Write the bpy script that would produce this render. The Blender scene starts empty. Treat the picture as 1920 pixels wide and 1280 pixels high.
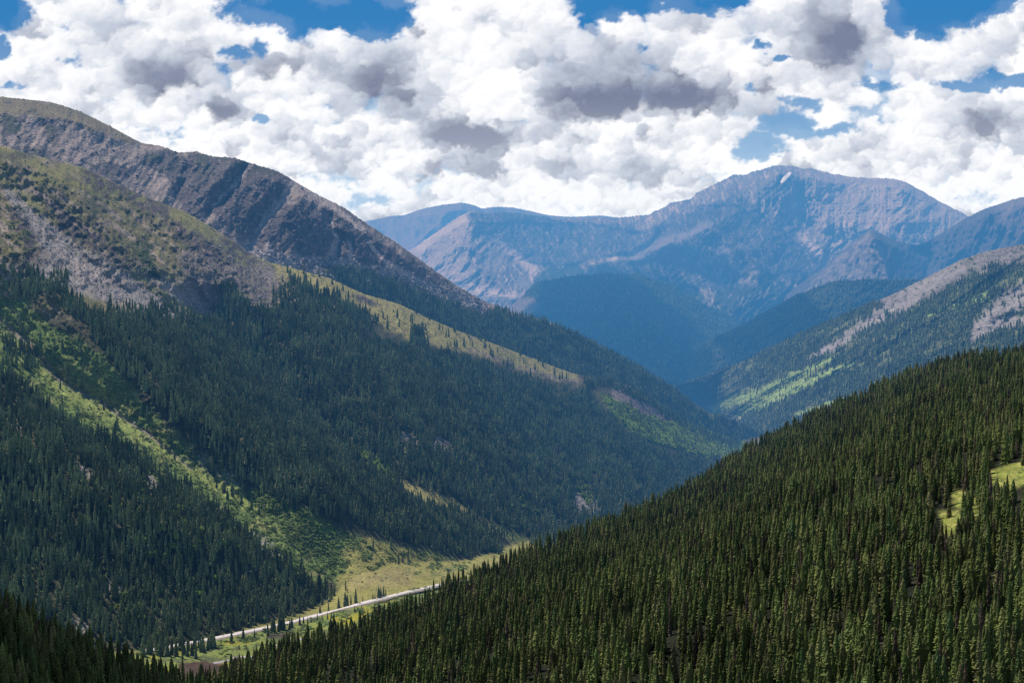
import bpy, math, random
import numpy as np

random.seed(7)
RNG = np.random.default_rng(11)
SC = bpy.context.scene
COL = SC.collection
F = 2637.0          # focal length in photo pixels; eye level is photo row 540, column 960
CX, HY = 960.0, 540.0
SUN_AZ, SUN_EL = math.radians(-52), math.radians(58)     # azimuth from +Y, negative = left
SDIR = np.array([math.sin(SUN_AZ) * math.cos(SUN_EL), math.cos(SUN_AZ) * math.cos(SUN_EL), math.sin(SUN_EL)])

SIG = np.array((4.2e-5, 7.2e-5, 10.4e-5)); HAZE = np.array((.135, .375, .63))      # absorption per metre and glow colour of the haze
HZ_TOP, HZ_FAR, HZ_SIDE = 860.0, 11900.0, 9000.0


# ------------------------------------------------------------------ numeric helpers
def P(px, py, d):
    return np.stack([(px - CX) / F * d, d, -(py - HY) / F * d], -1)


_perm = np.random.default_rng(5).permutation(4096).astype(np.int32)
_ga = np.random.default_rng(6).random(4096) * 2 * math.pi
_GX, _GY = np.cos(_ga).astype(np.float32), np.sin(_ga).astype(np.float32)


def noise(x, y, seed=0):
    x = np.asarray(x, np.float32) + np.float32(seed * 17.31)
    y = np.asarray(y, np.float32) + np.float32(seed * 9.77)
    xf = np.floor(x); yf = np.floor(y)
    fx = x - xf; fy = y - yf
    xi = xf.astype(np.int32); yi = yf.astype(np.int32)
    u = fx * fx * fx * (fx * (fx * 6 - 15) + 10); v = fy * fy * fy * (fy * (fy * 6 - 15) + 10)
    p0 = _perm[xi & 4095] + yi; p1 = _perm[(xi + 1) & 4095] + yi
    h = _perm[p0 & 4095]; a = _GX[h] * fx + _GY[h] * fy
    h = _perm[p1 & 4095]; b = _GX[h] * (fx - 1) + _GY[h] * fy
    h = _perm[(p0 + 1) & 4095]; c = _GX[h] * fx + _GY[h] * (fy - 1)
    h = _perm[(p1 + 1) & 4095]; d = _GX[h] * (fx - 1) + _GY[h] * (fy - 1)
    t = a + (b - a) * u
    return (t + ((c + (d - c) * u) - t) * v) * 1.5


def fbm(x, y, o=5, seed=0, gain=0.5, lac=2.03):
    s = 0; a = 1; t = 0
    for i in range(o):
        s = s + a * noise(x, y, seed + i * 3); t += a
        a *= gain; x = x * lac; y = y * lac
    return s / t


def ridged(x, y, o=5, seed=0, gain=0.5):
    s = 0; a = 1; t = 0
    for i in range(o):
        s = s + a * (1 - 2 * np.abs(noise(x, y, seed + i * 3))); t += a
        a *= gain; x = x * 2.07; y = y * 2.07
    return s / t            # about -1..1, crests sharp


def sstep(a, b, x):
    t = np.clip((x - a) / (b - a), 0, 1)
    return t * t * (3 - 2 * t)


def seg_dist(X, Y, pts, closed=False, width=None):
    best = np.full(X.shape, 1e9)
    n = len(pts)
    for i in range(n if closed else n - 1):
        ax, ay = pts[i][:2]; bx, by = pts[(i + 1) % n][:2]
        dx, dy = bx - ax, by - ay
        t = np.clip(((X - ax) * dx + (Y - ay) * dy) / (dx * dx + dy * dy + 1e-9), 0, 1)
        d = np.hypot(X - ax - t * dx, Y - ay - t * dy)
        if width is not None:
            d = d / (width[i] + (width[(i + 1) % n] - width[i]) * t)
        best = np.minimum(best, d)
    return best


def inside(X, Y, pts):
    r = np.zeros(X.shape, bool)
    n = len(pts)
    for i in range(n):
        ax, ay = pts[i]; bx, by = pts[(i + 1) % n]
        if ay == by:
            continue
        c = ((ay > Y) != (by > Y)) & (X < (bx - ax) * (Y - ay) / (by - ay) + ax)
        r ^= c
    return r


def boxed(fn):
    """evaluate a mask only near its outline's bounding box"""
    def g(X, Y, pts, w=8, *a, **k):
        q = np.array([p[:2] for p in pts], float)
        wm = (max(w) if hasattr(w, '__len__') else w) * 2.2 + 40
        sel = (X > q[:, 0].min() - wm) & (X < q[:, 0].max() + wm) & (Y > q[:, 1].min() - wm) & (Y < q[:, 1].max() + wm)
        out = np.zeros(X.shape)
        if sel.any():
            out[sel] = fn(X[sel], Y[sel], pts, w, *a, **k)
        return out
    return g


@boxed
def poly(X, Y, pts, soft=8, nz=10, sc=30, seed=1):
    """soft mask of a region with a noise-ragged edge"""
    xn = X + nz * fbm(X / sc, Y / sc, 3, seed); yn = Y + nz * fbm(X / sc, Y / sc, 3, seed + 20)
    d = seg_dist(xn, yn, pts, True)
    return sstep(-soft, soft, np.where(inside(xn, yn, pts), d, -d))


@boxed
def stroke(X, Y, pts, w, soft=0.5, nz=6, sc=20, seed=2):
    if not hasattr(w, '__len__'):
        w = [w] * len(pts)
    xn = X + nz * fbm(X / sc, Y / sc, 3, seed); yn = Y + nz * fbm(X / sc, Y / sc, 3, seed + 20)
    return 1 - sstep(1 - soft, 1 + soft, seg_dist(xn, yn, pts, False, w))


@boxed
def tent(X, Y, pts, w, nz=10, sc=60, seed=3):
    xn = X + nz * fbm(X / sc, Y / sc, 3, seed); yn = Y + nz * fbm(X / sc, Y / sc, 3, seed + 20)
    t = np.clip(1 - seg_dist(xn, yn, pts, False, [w] * len(pts)), 0, 1)
    return t * (0.6 + 0.4 * t)


def gsm(a, s):
    if s <= 0:
        return a
    r = int(s * 3) + 1
    k = np.exp(-0.5 * (np.arange(-r, r + 1) / s) ** 2); k /= k.sum()
    return np.convolve(np.pad(a, r, mode='edge'), k, mode='valid')


# ------------------------------------------------------------------ scene helpers
def tag(o, label=None, cat=None, group=None, kind=None):
    if label: o['label'] = label
    if cat: o['category'] = cat
    if group: o['group'] = group
    if kind: o['kind'] = kind
    return o


def mesh_np(name, verts, faces, mat=None, smooth=False, attrs=None):
    """faces: (n,4) or (n,3) int array"""
    me = bpy.data.meshes.new(name)
    verts = np.asarray(verts, np.float32).reshape(-1, 3)
    faces = np.asarray(faces, np.int32)
    k = faces.shape[1]
    me.vertices.add(len(verts)); me.vertices.foreach_set('co', verts.ravel())
    me.loops.add(faces.size); me.loops.foreach_set('vertex_index', faces.ravel())
    me.polygons.add(len(faces))
    me.polygons.foreach_set('loop_start', np.arange(0, faces.size, k, dtype=np.int32))
    me.polygons.foreach_set('loop_total', np.full(len(faces), k, np.int32))
    me.polygons.foreach_set('use_smooth', np.full(len(faces), smooth))
    me.update(calc_edges=True)
    if attrs:
        for an, arr in attrs.items():
            if arr.ndim == 2:
                at = me.attributes.new(an, 'FLOAT_COLOR', 'POINT')
                c = np.ones((len(arr), 4), np.float32); c[:, :3] = arr
                at.data.foreach_set('color', c.ravel())
            else:
                at = me.attributes.new(an, 'FLOAT', 'POINT')
                at.data.foreach_set('value', arr.astype(np.float32))
    if mat:
        me.materials.append(mat)
    return me


def link(name, data, parent=None):
    o = bpy.data.objects.new(name, data)
    COL.objects.link(o)
    if parent: o.parent = parent
    return o


def grid_faces(nr, nc):
    i = np.arange(nr - 1)[:, None] * nc + np.arange(nc - 1)[None]
    return np.stack([i, i + nc, i + nc + 1, i + 1], -1).reshape(-1, 4)


# ------------------------------------------------------------------ materials
def new_mat(name):
    m = bpy.data.materials.new(name); m.use_nodes = True
    nt = m.node_tree; nt.nodes.clear()
    out = nt.nodes.new('ShaderNodeOutputMaterial')
    return m, nt, out


def N(nt, typ, **kw):
    n = nt.nodes.new(typ)
    for k, v in kw.items():
        if k in n.inputs.keys():
            n.inputs[k].default_value = v
        else:
            setattr(n, k, v)
    return n


def terrain_mat(name, s1, s2, bump, contrast=0.5, rough=0.95, s3=None):
    """vertex tint times two world-space noises, with bump: s1 fine, s2 coarse (metres)"""
    m, nt, out = new_mat(name)
    L = nt.links.new
    at = N(nt, 'ShaderNodeAttribute', attribute_name='tint')
    geo = N(nt, 'ShaderNodeNewGeometry')
    mp = N(nt, 'ShaderNodeVectorMath', operation='MULTIPLY'); mp.inputs[1].default_value = (1, 1, 1)
    L(geo.outputs['Position'], mp.inputs[0])
    n1 = N(nt, 'ShaderNodeTexNoise', Scale=1 / s1, Detail=4.0, Roughness=0.65)
    n2 = N(nt, 'ShaderNodeTexNoise', Scale=1 / s2, Detail=5.0, Roughness=0.6)
    vo = N(nt, 'ShaderNodeTexVoronoi', Scale=1 / (s3 or s1 * 0.8))
    for n in (n1, n2, vo): L(mp.outputs[0], n.inputs['Vector'])
    r1 = N(nt, 'ShaderNodeMapRange'); r1.inputs['From Min'].default_value = 0.3; r1.inputs['From Max'].default_value = 0.7
    r1.inputs['To Min'].default_value = 1 - contrast; r1.inputs['To Max'].default_value = 1 + contrast
    r2 = N(nt, 'ShaderNodeMapRange'); r2.inputs['From Min'].default_value = 0.3; r2.inputs['From Max'].default_value = 0.7
    r2.inputs['To Min'].default_value = 1 - contrast * 0.5; r2.inputs['To Max'].default_value = 1 + contrast * 0.5
    L(n1.outputs['Fac'], r1.inputs['Value']); L(n2.outputs['Fac'], r2.inputs['Value'])
    mm = N(nt, 'ShaderNodeMath', operation='MULTIPLY'); L(r1.outputs[0], mm.inputs[0]); L(r2.outputs[0], mm.inputs[1])
    vm = N(nt, 'ShaderNodeVectorMath', operation='SCALE'); L(at.outputs['Color'], vm.inputs[0]); L(mm.outputs[0], vm.inputs['Scale'])
    bs = N(nt, 'ShaderNodeBsdfPrincipled', Roughness=rough)
    bs.inputs['Specular IOR Level'].default_value = 0.15
    L(vm.outputs[0], bs.inputs['Base Color'])
    ad = N(nt, 'ShaderNodeMath', operation='ADD'); L(n1.outputs['Fac'], ad.inputs[0])
    v2 = N(nt, 'ShaderNodeMath', operation='MULTIPLY'); L(vo.outputs['Distance'], v2.inputs[0]); v2.inputs[1].default_value = -0.5
    L(v2.outputs[0], ad.inputs[1])
    bp = N(nt, 'ShaderNodeBump', Strength=1.0, Distance=bump)
    L(ad.outputs[0], bp.inputs['Height']); L(bp.outputs[0], bs.inputs['Normal'])
    L(bs.outputs[0], out.inputs['Surface'])
    return m


def leaf_mat(name, cols, spread=2.0, rough=0.7, transl=0.0):
    """foliage: per-tree colour from a ramp, broken up inside the crown"""
    m, nt, out = new_mat(name)
    L = nt.links.new
    oi = N(nt, 'ShaderNodeObjectInfo')
    cr = N(nt, 'ShaderNodeValToRGB')
    e = cr.color_ramp.elements
    e[0].position = 0; e[0].color = (*cols[0], 1)
    e[1].position = 1; e[1].color = (*cols[-1], 1)
    for i, c in enumerate(cols[1:-1]):
        x = e.new((i + 1) / (len(cols) - 1)); x.color = (*c, 1)
    L(oi.outputs['Random'], cr.inputs['Fac'])
    geo = N(nt, 'ShaderNodeNewGeometry')
    nz = N(nt, 'ShaderNodeTexNoise', Scale=1 / spread, Detail=2.0)
    L(geo.outputs['Position'], nz.inputs['Vector'])
    mr = N(nt, 'ShaderNodeMapRange'); mr.inputs['From Min'].default_value = 0.3; mr.inputs['From Max'].default_value = 0.7
    mr.inputs['To Min'].default_value = 0.6; mr.inputs['To Max'].default_value = 1.5
    nb = N(nt, 'ShaderNodeTexNoise', Scale=1 / 38, Detail=4.0); L(geo.outputs['Position'], nb.inputs['Vector'])
    av = N(nt, 'ShaderNodeMath', operation='MULTIPLY_ADD'); L(nb.outputs['Fac'], av.inputs[0]); av.inputs[1].default_value = 1.45
    hf = N(nt, 'ShaderNodeMath', operation='MULTIPLY_ADD'); L(nz.outputs['Fac'], hf.inputs[0]); hf.inputs[1].default_value = .45; hf.inputs[2].default_value = -.45
    L(hf.outputs[0], av.inputs[2]); L(av.outputs[0], mr.inputs['Value'])
    vm = N(nt, 'ShaderNodeVectorMath', operation='SCALE'); L(cr.outputs['Color'], vm.inputs[0]); L(mr.outputs[0], vm.inputs['Scale'])
    bs = N(nt, 'ShaderNodeBsdfPrincipled', Roughness=rough)
    bs.inputs['Specular IOR Level'].default_value = 0.03
    L(vm.outputs[0], bs.inputs['Base Color'])
    if transl > 0:
        tr = N(nt, 'ShaderNodeBsdfTranslucent'); L(vm.outputs[0], tr.inputs['Color'])
        mx = N(nt, 'ShaderNodeMixShader', Fac=transl); L(bs.outputs[0], mx.inputs[1]); L(tr.outputs[0], mx.inputs[2])
        L(mx.outputs[0], out.inputs['Surface'])
    else:
        L(bs.outputs[0], out.inputs['Surface'])
    return m


def flat_mat(name, col, scale=3.0, var=0.3, rough=0.9, spec=0.2):
    m, nt, out = new_mat(name)
    L = nt.links.new
    geo = N(nt, 'ShaderNodeNewGeometry')
    nz = N(nt, 'ShaderNodeTexNoise', Scale=1 / scale, Detail=4.0); L(geo.outputs['Position'], nz.inputs['Vector'])
    mr = N(nt, 'ShaderNodeMapRange'); mr.inputs['To Min'].default_value = 1 - var; mr.inputs['To Max'].default_value = 1 + var
    L(nz.outputs['Fac'], mr.inputs['Value'])
    vm = N(nt, 'ShaderNodeVectorMath', operation='SCALE'); vm.inputs[0].default_value = col; L(mr.outputs[0], vm.inputs['Scale'])
    bs = N(nt, 'ShaderNodeBsdfPrincipled', Roughness=rough); bs.inputs['Specular IOR Level'].default_value = spec
    L(vm.outputs[0], bs.inputs['Base Color']); L(bs.outputs[0], out.inputs['Surface'])
    return m


M_NEAR = leaf_mat('spruce_needles', [(.060, .086, .026), (.125, .145, .042), (.082, .112, .032), (.165, .168, .055), (.090, .126, .036), (.150, .135, .058), (.105, .125, .038), (.055, .090, .034)], 1.5)
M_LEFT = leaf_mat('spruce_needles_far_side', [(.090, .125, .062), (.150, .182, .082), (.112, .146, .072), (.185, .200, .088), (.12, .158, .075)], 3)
M_DEAD = leaf_mat('dead_needles', [(.085, .062, .050), (.11, .075, .05)], 1.5)
M_ASPEN = leaf_mat('aspen_leaves', [(.24, .32, .07), (.28, .36, .09), (.19, .29, .06)], 2, transl=0.3)
M_SHRUB = leaf_mat('willow_leaves', [(.13, .20, .055), (.20, .27, .075), (.22, .26, .11), (.11, .165, .055)], 2)
M_BARK = flat_mat('bark', (.09, .065, .05), 0.5)
M_HILL = terrain_mat('forest_floor', 1.6, 12, 0.8, 0.8)
M_LM = terrain_mat('alpine_slope', 4.0, 30, 2.2, 0.40, s3=3.2)
M_FM = terrain_mat('rocky_slope', 6.0, 60, 4.0, 0.38, s3=5)
M_GM = terrain_mat('distant_slope', 18.0, 160, 7.0, 0.28, s3=40)
M_IM = terrain_mat('valley_slope', 8.0, 70, 6.0, 0.5, s3=8)


# ------------------------------------------------------------------ terrain sheets
class Sheet:
    """a mountainside: lines of (photo column, photo row, distance) from crest to foot, each fixing real points, plus relief"""

    def __init__(s, x0, x1, nu, rows, nvs, smooth=6, jag=0, jsc=12, relief=None, back=None, seed=0):
        s.px = np.linspace(x0, x1, nu)
        py, w = [], []
        for k, r in enumerate(rows):
            r = np.array(r, float)
            sm = smooth if k == 0 else 25
            st = (x1 - x0) / (nu - 1)
            y_ = gsm(np.interp(s.px, r[:, 0], r[:, 1]), sm / st)
            if k == 0 and jag:
                y_ = y_ + jag * ridged(s.px / jsc, s.px * 0 + seed, 4, seed)
            py.append(y_); w.append(gsm(np.interp(s.px, r[:, 0], 1 / r[:, 2]), 30 / st))
        for k in range(1, len(py)):
            py[k] = np.maximum(py[k], py[k - 1] + 1.5)
        R, W = [], []
        for k, n in enumerate(nvs):
            t = np.linspace(0, 1, n, endpoint=(k == len(nvs) - 1))[:, None]
            R.append(py[k] + (py[k + 1] - py[k]) * t); W.append(w[k] + (w[k + 1] - w[k]) * t)
        s.PY = np.concatenate(R); s.W = np.concatenate(W)
        s.PX = np.broadcast_to(s.px, s.PY.shape).copy()
        s.ridge = s.PY[0].copy()
        s.rows = py
        D = 1 / s.W
        s.D0 = D
        if relief is not None:
            D = D - relief(s.PX, s.PY, D)
        s.D = D
        s.V = P(s.PX, s.PY, D)
        s.nfront = len(s.PY)
        # the far side of the crest, falling away
        s.backV = []
        steps, fall, floor = back or ((60, 200, 500, 1000), 0.55, -520)
        for st_ in steps:
            v = s.V[0].copy()
            v[:, 0] *= (v[:, 1] + st_) / v[:, 1]
            v[:, 1] += st_
            v[:, 2] = np.maximum(v[:, 2] - fall * st_ + 6 * noise(v[:, 0] / 60, v[:, 1] / 60), floor)
            s.backV.insert(0, v)

    def mesh(s, name, col, mat, kind='structure', label=None, cat=None):
        V = np.concatenate([np.stack(s.backV), s.V])
        C = np.concatenate([np.repeat(col[:1], len(s.backV), 0), col])
        nr, nc = V.shape[:2]
        me = mesh_np(name, V, grid_faces(nr, nc), mat, True, {'tint': np.clip(C, 0.004, 0.9).reshape(-1, 3)})
        o = link(name, me)
        o['kind'] = kind
        if label: o['label'] = label
        return o

    def at(s, px, py):
        """world point(s) on the surface seen at a photo pixel"""
        px = np.atleast_1d(np.asarray(px, float)); py = np.atleast_1d(np.asarray(py, float))
        ci = np.clip(np.interp(px, s.px, np.arange(len(s.px))), 0, len(s.px) - 1.001)
        c0 = ci.astype(int); fc = ci - c0
        out = []
        for i in range(len(px)):
            cy = s.PY[:, c0[i]] * (1 - fc[i]) + s.PY[:, c0[i] + 1] * fc[i]
            cd = s.D[:, c0[i]] * (1 - fc[i]) + s.D[:, c0[i] + 1] * fc[i]
            out.append(P(px[i], py[i], np.interp(py[i], cy, cd)))
        return np.array(out)

    def scatter(s, dens, spacing, cell, maxpy=1e9, minx=-60, maxx=1980, seed=0):
        """points on the sheet; dens(px,py) 0..1"""
        g = np.random.default_rng(100 + seed)
        V = s.V
        a = np.linalg.norm(np.cross(V[1:, :-1] - V[:-1, :-1], V[:-1, 1:] - V[:-1, :-1]), axis=-1)
        cx = (s.PX[1:, :-1] + s.PX[:-1, 1:]) / 2; cy = (s.PY[1:, :-1] + s.PY[:-1, 1:]) / 2
        w = a * dens(cx, cy)
        w = np.where((cx < minx) | (cx > maxx) | (cy > maxpy), 0, w).ravel()
        n = int(w.sum() / spacing ** 2 * 1.3)
        q = g.choice(len(w), n, p=w / w.sum())
        r, c = np.divmod(q, V.shape[1] - 1)
        fu = g.random(n)[:, None]; fv = g.random(n)[:, None]
        p = V[r, c] * (1 - fu) * (1 - fv) + V[r, c + 1] * fu * (1 - fv) + V[r + 1, c] * (1 - fu) * fv + V[r + 1, c + 1] * fu * fv
        key = np.floor(p[:, 0] / cell).astype(np.int64) * 1000003 + np.floor(p[:, 1] / cell).astype(np.int64)
        _, k = np.unique(key, return_index=True)
        return p[k]


def lerp(C, m, col):
    m = m[..., None]
    return C * (1 - m) + np.asarray(col) * m


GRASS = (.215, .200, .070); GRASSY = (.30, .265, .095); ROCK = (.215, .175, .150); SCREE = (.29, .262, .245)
CLIFF = (.085, .070, .068); GREEN = (.085, .125, .035); FLOOR_SHADED = (.012, .015, .007); BROWN = (.07, .055, .035)  # forest floor nearly black: shade between the trees put into its colour

# ---- near hill -------------------------------------------------------------------
TOPL = [(-300, 960), (-100, 1050), (0, 1105), (60, 1135), (130, 1165), (200, 1200), (250, 1218), (300, 1232), (340, 1250), (378, 1254), (425, 1242),
        (475, 1214), (503, 1197), (566, 1184), (612, 1168), (665, 1152), (706, 1138), (769, 1118), (815, 1089), (894, 1061), (960, 1030),
        (1000, 1008), (1100, 975), (1200, 940), (1300, 895), (1400, 830), (1500, 780), (1600, 735), (1700, 690), (1800, 660),
        (1920, 645), (2100, 615), (2400, 560)]
HD = [(-300, 560), (0, 620), (130, 680), (250, 740), (340, 820), (425, 940), (566, 1020), (706, 1090), (815, 1130), (1000, 1230), (1200, 1400),
      (1300, 1500), (1500, 1620), (1700, 1600), (1920, 1420), (2400, 1200)]
top = []
for x, y in TOPL:
    d = np.interp(x, [a for a, b in HD], [b for a, b in HD])
    top.append((x, y + 11.5 * F / d, d))
hb = [(-300, 1500, 370), (0, 1500, 400), (200, 1500, 470), (400, 1500, 600), (800, 1500, 600), (1200, 1500, 440), (1500, 1500, 380), (1920, 1500, 350), (2400, 1500, 340)]


def hill_relief(X, Y, D):
    k = D / 1000
    x = (X - CX) / F * D
    return (60 * noise(x / 210, D / 260, 4) + 18 * noise(x / 70, D / 90, 5)) * sstep(0, 60, Y - np.interp(X, [t[0] for t in top], [t[1] for t in top]))


hill = Sheet(-300, 2400, 420, [top, hb], [170], smooth=14, relief=hill_relief, back=((15, 40, 90, 180, 320, 500), 0.55, -430))
X, Y = hill.PX, hill.PY
c = np.ones(X.shape + (3,)) * np.array(FLOOR_SHADED)
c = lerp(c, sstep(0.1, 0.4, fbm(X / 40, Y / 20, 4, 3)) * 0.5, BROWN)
CLEAR = [[(1850, 885), (1885, 872), (1935, 862), (1935, 905), (1890, 916), (1862, 908)], [(1762, 960), (1806, 955), (1800, 992), (1772, 1006)],
         [(1786, 922), (1810, 918), (1808, 950), (1790, 952)], [(1826, 930), (1834, 930), (1832, 975), (1824, 975)], ]
cm = np.zeros(X.shape)
for q in CLEAR:
    cm = np.maximum(cm, poly(X, Y, q, 4, 2, 10))
c = lerp(c, cm, (.20, .225, .045)); c = lerp(c, cm * sstep(.0, .2, fbm(X / 9, Y / 5, 4, 35)), (.30, .28, .08)); c = lerp(c, cm * sstep(.15, .3, -fbm(X / 7, Y / 4, 4, 36)), (.10, .12, .035))
hill.mesh('hill', c, M_HILL, label='forested foreground hillside')


def hill_dens(px, py):
    d = np.ones(px.shape)
    for q in CLEAR:
        for o_ in (4, -10, -22, -34):
            d *= 1 - .9 * poly(px, py + o_, q, 4, 5, 10)
    d *= 1 - 0.9 * sstep(0.42, 0.5, fbm(px / 26, py / 18, 3, 31))
    return d * np.clip(0.80 + 1.5 * fbm(px / 34, py / 20, 5, 8, .6), .06, 1.3)


# ---- left mountain and valley floor ----------------------------------------------
E_R = [(-250, 215, 2450), (0, 272, 2550), (60, 290, 2580), (160, 315, 2650), (260, 363, 2700), (350, 398, 2750), (430, 445, 2780), (470, 475, 2790),
       (500, 490, 2800), (540, 500, 2820), (620, 522, 2900), (680, 550, 2960), (750, 570, 3030), (800, 595, 3080), (860, 620, 3160),
       (930, 645, 3260), (1000, 672, 3380), (1070, 698, 3500), (1150, 716, 3640), (1180, 722, 3700), (1230, 760, 3850), (1300, 800, 4020), (1380, 828, 4300),
       (1445, 812, 4660)]
FOOT = [(-250, 1240, 1470), (0, 1235, 1480), (200, 1225, 1510), (310, 1212, 1540), (420, 1188, 1600), (560, 1150, 1700), (610, 1128, 1755), (640, 1100, 1790), (655, 1082, 1810), (700, 1062, 1860),
        (780, 1052, 1950), (860, 1052, 2050), (980, 1015, 2300), (1100, 992, 2500), (1200, 960, 2760), (1300, 905, 3280), (1390, 845, 4080), (1445, 815, 4630)]
VB = [(-250, 1420, 1175), (300, 1420, 1178), (700, 1420, 1190), (1000, 1300, 1480), (1200, 1200, 1760), (1445, 1000, 2750)]

g1 = [(-40, 570), (0, 600), (60, 650), (110, 710), (190, 755), (280, 815), (360, 880), (450, 930), (510, 965)]
g2 = [(400, 590), (470, 660), (560, 760), (660, 835), (720, 880), (790, 925), (880, 960), (960, 1000)]
foot_i = ([a[0] for a in FOOT], [a[1] for a in FOOT])
er_i = ([a[0] for a in E_R], [a[1] for a in E_R])


def lm_relief(X, Y, D):
    up = sstep(0, 260, np.interp(X, *foot_i) - Y)
    near = np.clip((Y - np.interp(X, *er_i)) / 30, 0, 1)
    r = 0
    r = r + 60 * tent(X, Y, [(-60, 780), (150, 900), (350, 1000), (470, 1050)], 150)
    r = r + 30 * tent(X, Y, [(600, 950), (670, 990), (750, 1040)], 130)
    r = r - 45 * tent(X, Y, g1, 80)
    r = r + 60 * tent(X, Y, [(20, 470), (180, 620), (350, 760), (560, 900), (760, 985), (930, 1035)], 120)
    r = r - 60 * tent(X, Y, g2, 85)
    r = r + 60 * tent(X, Y, [(560, 560), (700, 680), (850, 800), (1010, 940)], 150)
    r = r - 45 * tent(X, Y, [(960, 700), (1060, 830), (1130, 950)], 90)
    r = r - 22 * tent(X, Y, [(20, 350), (90, 430), (230, 540), (420, 600)], 60)
    r = r + 45 * tent(X, Y, [(60, 295), (180, 400), (240, 480), (300, 520)], 70)
    r = r - 32 * tent(X, Y, [(170, 330), (240, 440), (290, 520), (400, 590)], 55)
    r = r + 50 * tent(X, Y, [(350, 400), (420, 480), (470, 540)], 80)
    q = X * 0.8 - Y * 0.55; p = X * 0.55 + Y * 0.8
    r = r + 17 * ridged(q / 60, p / 210, 5, 12) + 8.5 * ridged(X / 26, Y / 24, 5, 14, .6) * (1 + 0.8 * sstep(600, 480, Y))
    return r * up * (0.12 + 0.88 * near)


LM = Sheet(-250, 1445, 900, [E_R, FOOT, VB], [430, 90], smooth=5, jag=1.5, relief=lm_relief, seed=3)
X, Y = LM.PX, LM.PY
BENCH = [(505, 480), (560, 490), (680, 535), (800, 580), (930, 630), (1080, 690), (1090, 712), (1040, 712), (960, 690), (900, 668), (830, 652), (770, 640), (720, 612), (670, 590), (600, 570), (530, 545)]
GRPATCH = [(1130, 742), (1180, 765), (1230, 790), (1290, 800), (1330, 806), (1385, 828), (1400, 835), (1370, 862), (1310, 852), (1250, 836), (1205, 822), (1160, 795)]
SCR3 = [(1140, 715), (1175, 712), (1215, 742), (1250, 780), (1235, 790), (1190, 770), (1155, 755)]
G1SH = [(-60, 540), (40, 560), (110, 620), (180, 660), (240, 715), (300, 790), (380, 850), (470, 925), (560, 955), (650, 1000), (760, 1030), (860, 1050), (800, 1060), (700, 1065), (650, 1095), (580, 1088), (510, 1050), (458, 1008), (395, 968), (320, 916), (240, 862), (150, 822), (95, 790), (50, 750), (10, 710), (-60, 690)]


MEAD = [(648, 1018), (690, 1008), (740, 1022), (800, 1040), (880, 1052), (960, 1020), (990, 1018), (930, 1050), (880, 1075), (640, 1110), (630, 1085), (655, 1060), (640, 1040)]


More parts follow.
